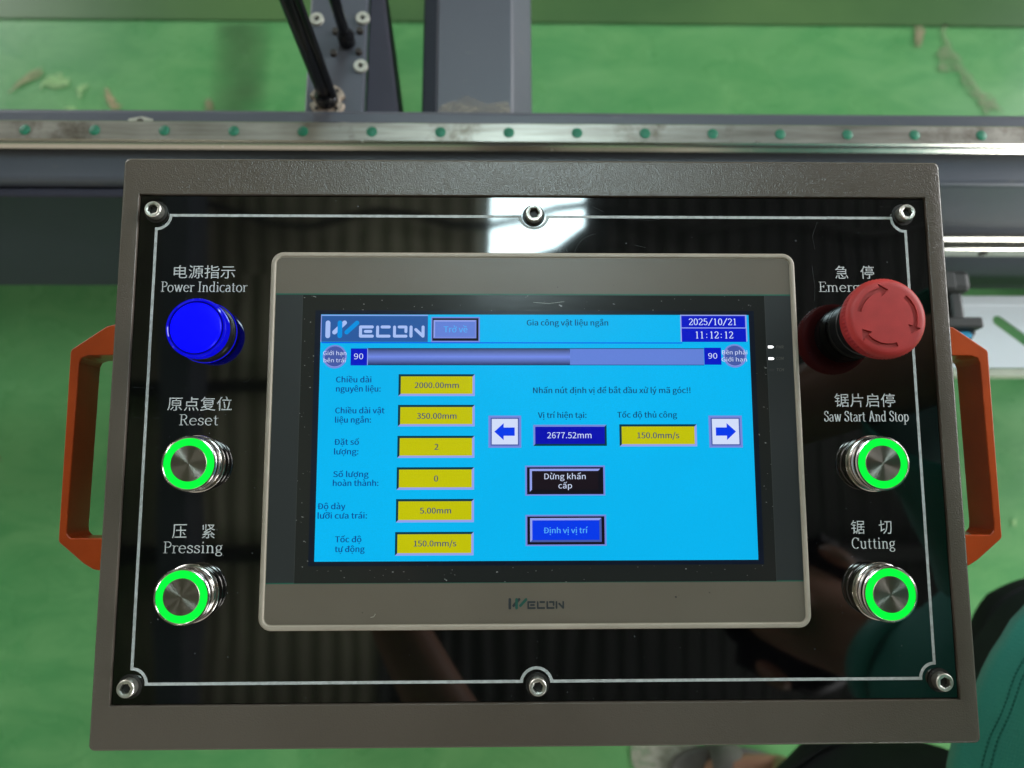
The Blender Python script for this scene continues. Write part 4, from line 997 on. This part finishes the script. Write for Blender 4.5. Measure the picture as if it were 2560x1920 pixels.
SHIRT = [((.522, -.272, .78), .245, .180, SD, FW), ((.532, -.277, .84), .240, .176, SD, FW), ((.548, -.285, .96), .225, .160, SD, FW), ((.560, -.295, 1.10), .205, .145, SD, FW),
         ((.535, -.29, 1.24), .205, .142, SD, FW), ((.49, -.28, 1.36), .205, .12, SD, FW), ((.455, -.275, 1.42), .15, .085, SD, FW), ((.435, -.27, 1.465), .072, .066, SD, FW)]
shirt = loft('shirt', smooth_rings(SHIRT), M_TEAL, 96, .012, folds=7)
for nm, P in (('left', [((.40, -.415, 1.41), .075), ((.29, -.43, 1.38), .080), ((.17, -.43, 1.345), .084)]), ('right', [((.51, -.14, 1.41), .082), ((.43, -.03, 1.32), .094), ((.36, .05, 1.235), .104)])):
    d = (Vector(P[-1][0]) - Vector(P[0][0])).normalized(); a = Vector((0, 0, 1)).cross(d).normalized(); b = d.cross(a)
    loft('sleeve', smooth_rings([(p, r, r, a, b) for p, r in P]), M_TEAL, 48, .006, folds=14)
loft('collar', [((.435, -.27, 1.455), .074, .068, SD, FW), ((.42, -.265, 1.49), .062, .058, SD, FW)], M_TEAL, 48, .001)
# shorts
def shorts(hip, knee, r0, r1):
    d = (Vector(knee) - Vector(hip)).normalized(); a = Vector(SD); b = Vector(FW)
    o = loft('shorts_leg', smooth_rings([(hip, r0, r0, a, b), (Vector(hip).lerp(Vector(knee), .5), (r0 + r1)/2, (r0 + r1)/2, a, b), (knee, r1, r1, a, b)], 7), M_CLOTH, 64, .014, folds=12)
    loft('hem', smooth_rings([(Vector(knee) + Vector((0, 0, .028)), r1 + .003, r1 + .003, a, b), (Vector(knee) + Vector((0, 0, -.002)), r1 + .004, r1 + .004, a, b)], 3), M_CLOTH2, 64, .014, parent=o, folds=12)
    o.children[0].location = (0, 0, 0)
    return o
shorts((.465, -.37, .90), (.395, -.385, .50), .125, .115)
shorts((.57, -.24, .90), (.65, -.235, .50), .125, .135)
loft('shorts_waist', smooth_rings([((.55, -.29, .98), .18, .12, SD, FW), ((.54, -.285, .84), .19, .13, SD, FW)]), M_CLOTH, 64, .006)
# stitching along the side of the shirt
def on_shirt(t, j, off):
    K = smooth_rings(SHIRT, 5)
    f = min(max(j, 0), 1) * (len(K) - 1); i = min(int(f), len(K) - 2); u = f - i
    def P(q, tt):
        c, ra, rb, a, b = K[q]; a = Vector(a).normalized(); b = Vector(b).normalized()
        p = Vector(c) + a*ra*math.cos(tt) + b*rb*math.sin(tt); nn = (p - Vector(c)).normalized()
        qn = noise.noise(Vector((p.x*7, p.y*7, p.z*7*.45))) * .012 + noise.noise(Vector((p.x*30, p.y*30, p.z*10))) * .0036
        return p + nn * (qn + off)
    return P(i, t).lerp(P(i+1, t), u) - PO
for dj in (0, .016):
    bm = mb()
    for k in range(70):
        t0 = math.radians(58 + k * .8); jj = .072 + dj
        tube(bm, [on_shirt(t0, jj, .0007), on_shirt(t0 + math.radians(.5), jj, .0007)], .0005, 5)
    finish(bm, 'seam_stitching', M_THREAD, shirt)
# head details
for s in (-1, 1):
    c = Vector((.377, -.253, 1.625)) + Vector((-.87, .49, -.1)) * .072 + Vector((.49, .87, 0)) * .03 * s
    bm = mb(); bmesh.ops.create_uvsphere(bm, u_segments=16, v_segments=10, radius=.012); finish(bm, 'eye', M_EYE, per, c - PO, smooth=True)
    c = Vector((.368, -.247, 1.615)) + Vector((.49, .87, 0)) * .086 * s
    bm = mb(); bmesh.ops.create_uvsphere(bm, u_segments=16, v_segments=10, radius=.03); o = finish(bm, 'ear', M_SKIN, per, c - PO, smooth=True); o.scale = (.35, .7, 1.0); o.rotation_euler.z = math.radians(60)
bm = mb(); bmesh.ops.create_uvsphere(bm, u_segments=16, v_segments=10, radius=.022); o = finish(bm, 'mouth', M_LIP, per, Vector((.297, -.204, 1.567)) - PO, smooth=True); o.scale = (1, .35, .3); o.rotation_euler.z = math.radians(60)
bm = mb(); bmesh.ops.create_uvsphere(bm, u_segments=40, v_segments=24, radius=.103)
for v_ in list(bm.verts):
    d = v_.co.normalized(); v_.co += d * (noise.noise(d * 9) * .012 + noise.noise(d * 30) * .004)
    if v_.co.x * -.87 + v_.co.y * .49 > .035 and v_.co.z < .045: bm.verts.remove(v_)
    elif v_.co.z < -.055: bm.verts.remove(v_)
finish(bm, 'hair', M_HAIR, per, Vector((.377, -.253, 1.665)) - PO, smooth=True)
# sandals
for (hx, hy), (tx, ty) in (((.49, -.455), (.295, -.445)), ((.705, -.23), (.535, -.125))):
    d = Vector((tx - hx, ty - hy, 0)).normalized(); sd = Vector((-d.y, d.x, 0)); L_ = math.hypot(tx - hx, ty - hy) 
    P = []
    for k in range(28):
        t = 2*PI*k/28; u = (math.cos(t) + 1) / 2; P.append(Vector((hx, hy, 0)) + d * (u * (L_ + .03) - .015) + sd * (.036 + .012 * u) * math.sin(t))
    bm = mb(); prism(bm, [(p.x - PO.x, p.y - PO.y) for p in P], 0, .022); sn = finish(bm, 'sandal', M_SANDAL, per, bevel=.004)
    bm = mb(); c = Vector((hx, hy, 0)) + d * L_ * .62
    pts = [c + sd * .048 * math.cos(a) + Vector((0, 0, .015 + .062 * math.sin(a))) - PO for a in [PI * i / 12 for i in range(13)]]
    bm2 = mb()
    for off in (0, 1):
        pass
    rows = [[bm2.verts.new(p + d * o_) for p in pts] for o_ in (-.028, .028)]
    for i in range(12): bm2.faces.new((rows[0][i], rows[0][i+1], rows[1][i+1], rows[1][i]))
    bm.free(); st = finish(bm2, 'sandal_strap', M_SANDAL, sn, smooth=True); st.modifiers.new('t', 'SOLIDIFY').thickness = .003

# phone just above the camera position
ph = empty('phone', cam.matrix_world @ Matrix.Translation((.028, .028, .011)), label='dark phone held over the box in both hands', cat='phone')
bm = mb(); bbox(bm, -.110, -.062, -.003, .040, .012, .005); finish(bm, 'phone_body', M_PHONE, ph, bevel=.003, smooth=40)
bm = mb(); lathe(bm, [(0, -.0008), (.006, -.0008), (.0075, 0.0), (.0075, .003)], 32); finish(bm, 'phone_lens', M_SOCKET, ph, (-.028, -.028, -.003), smooth=True)
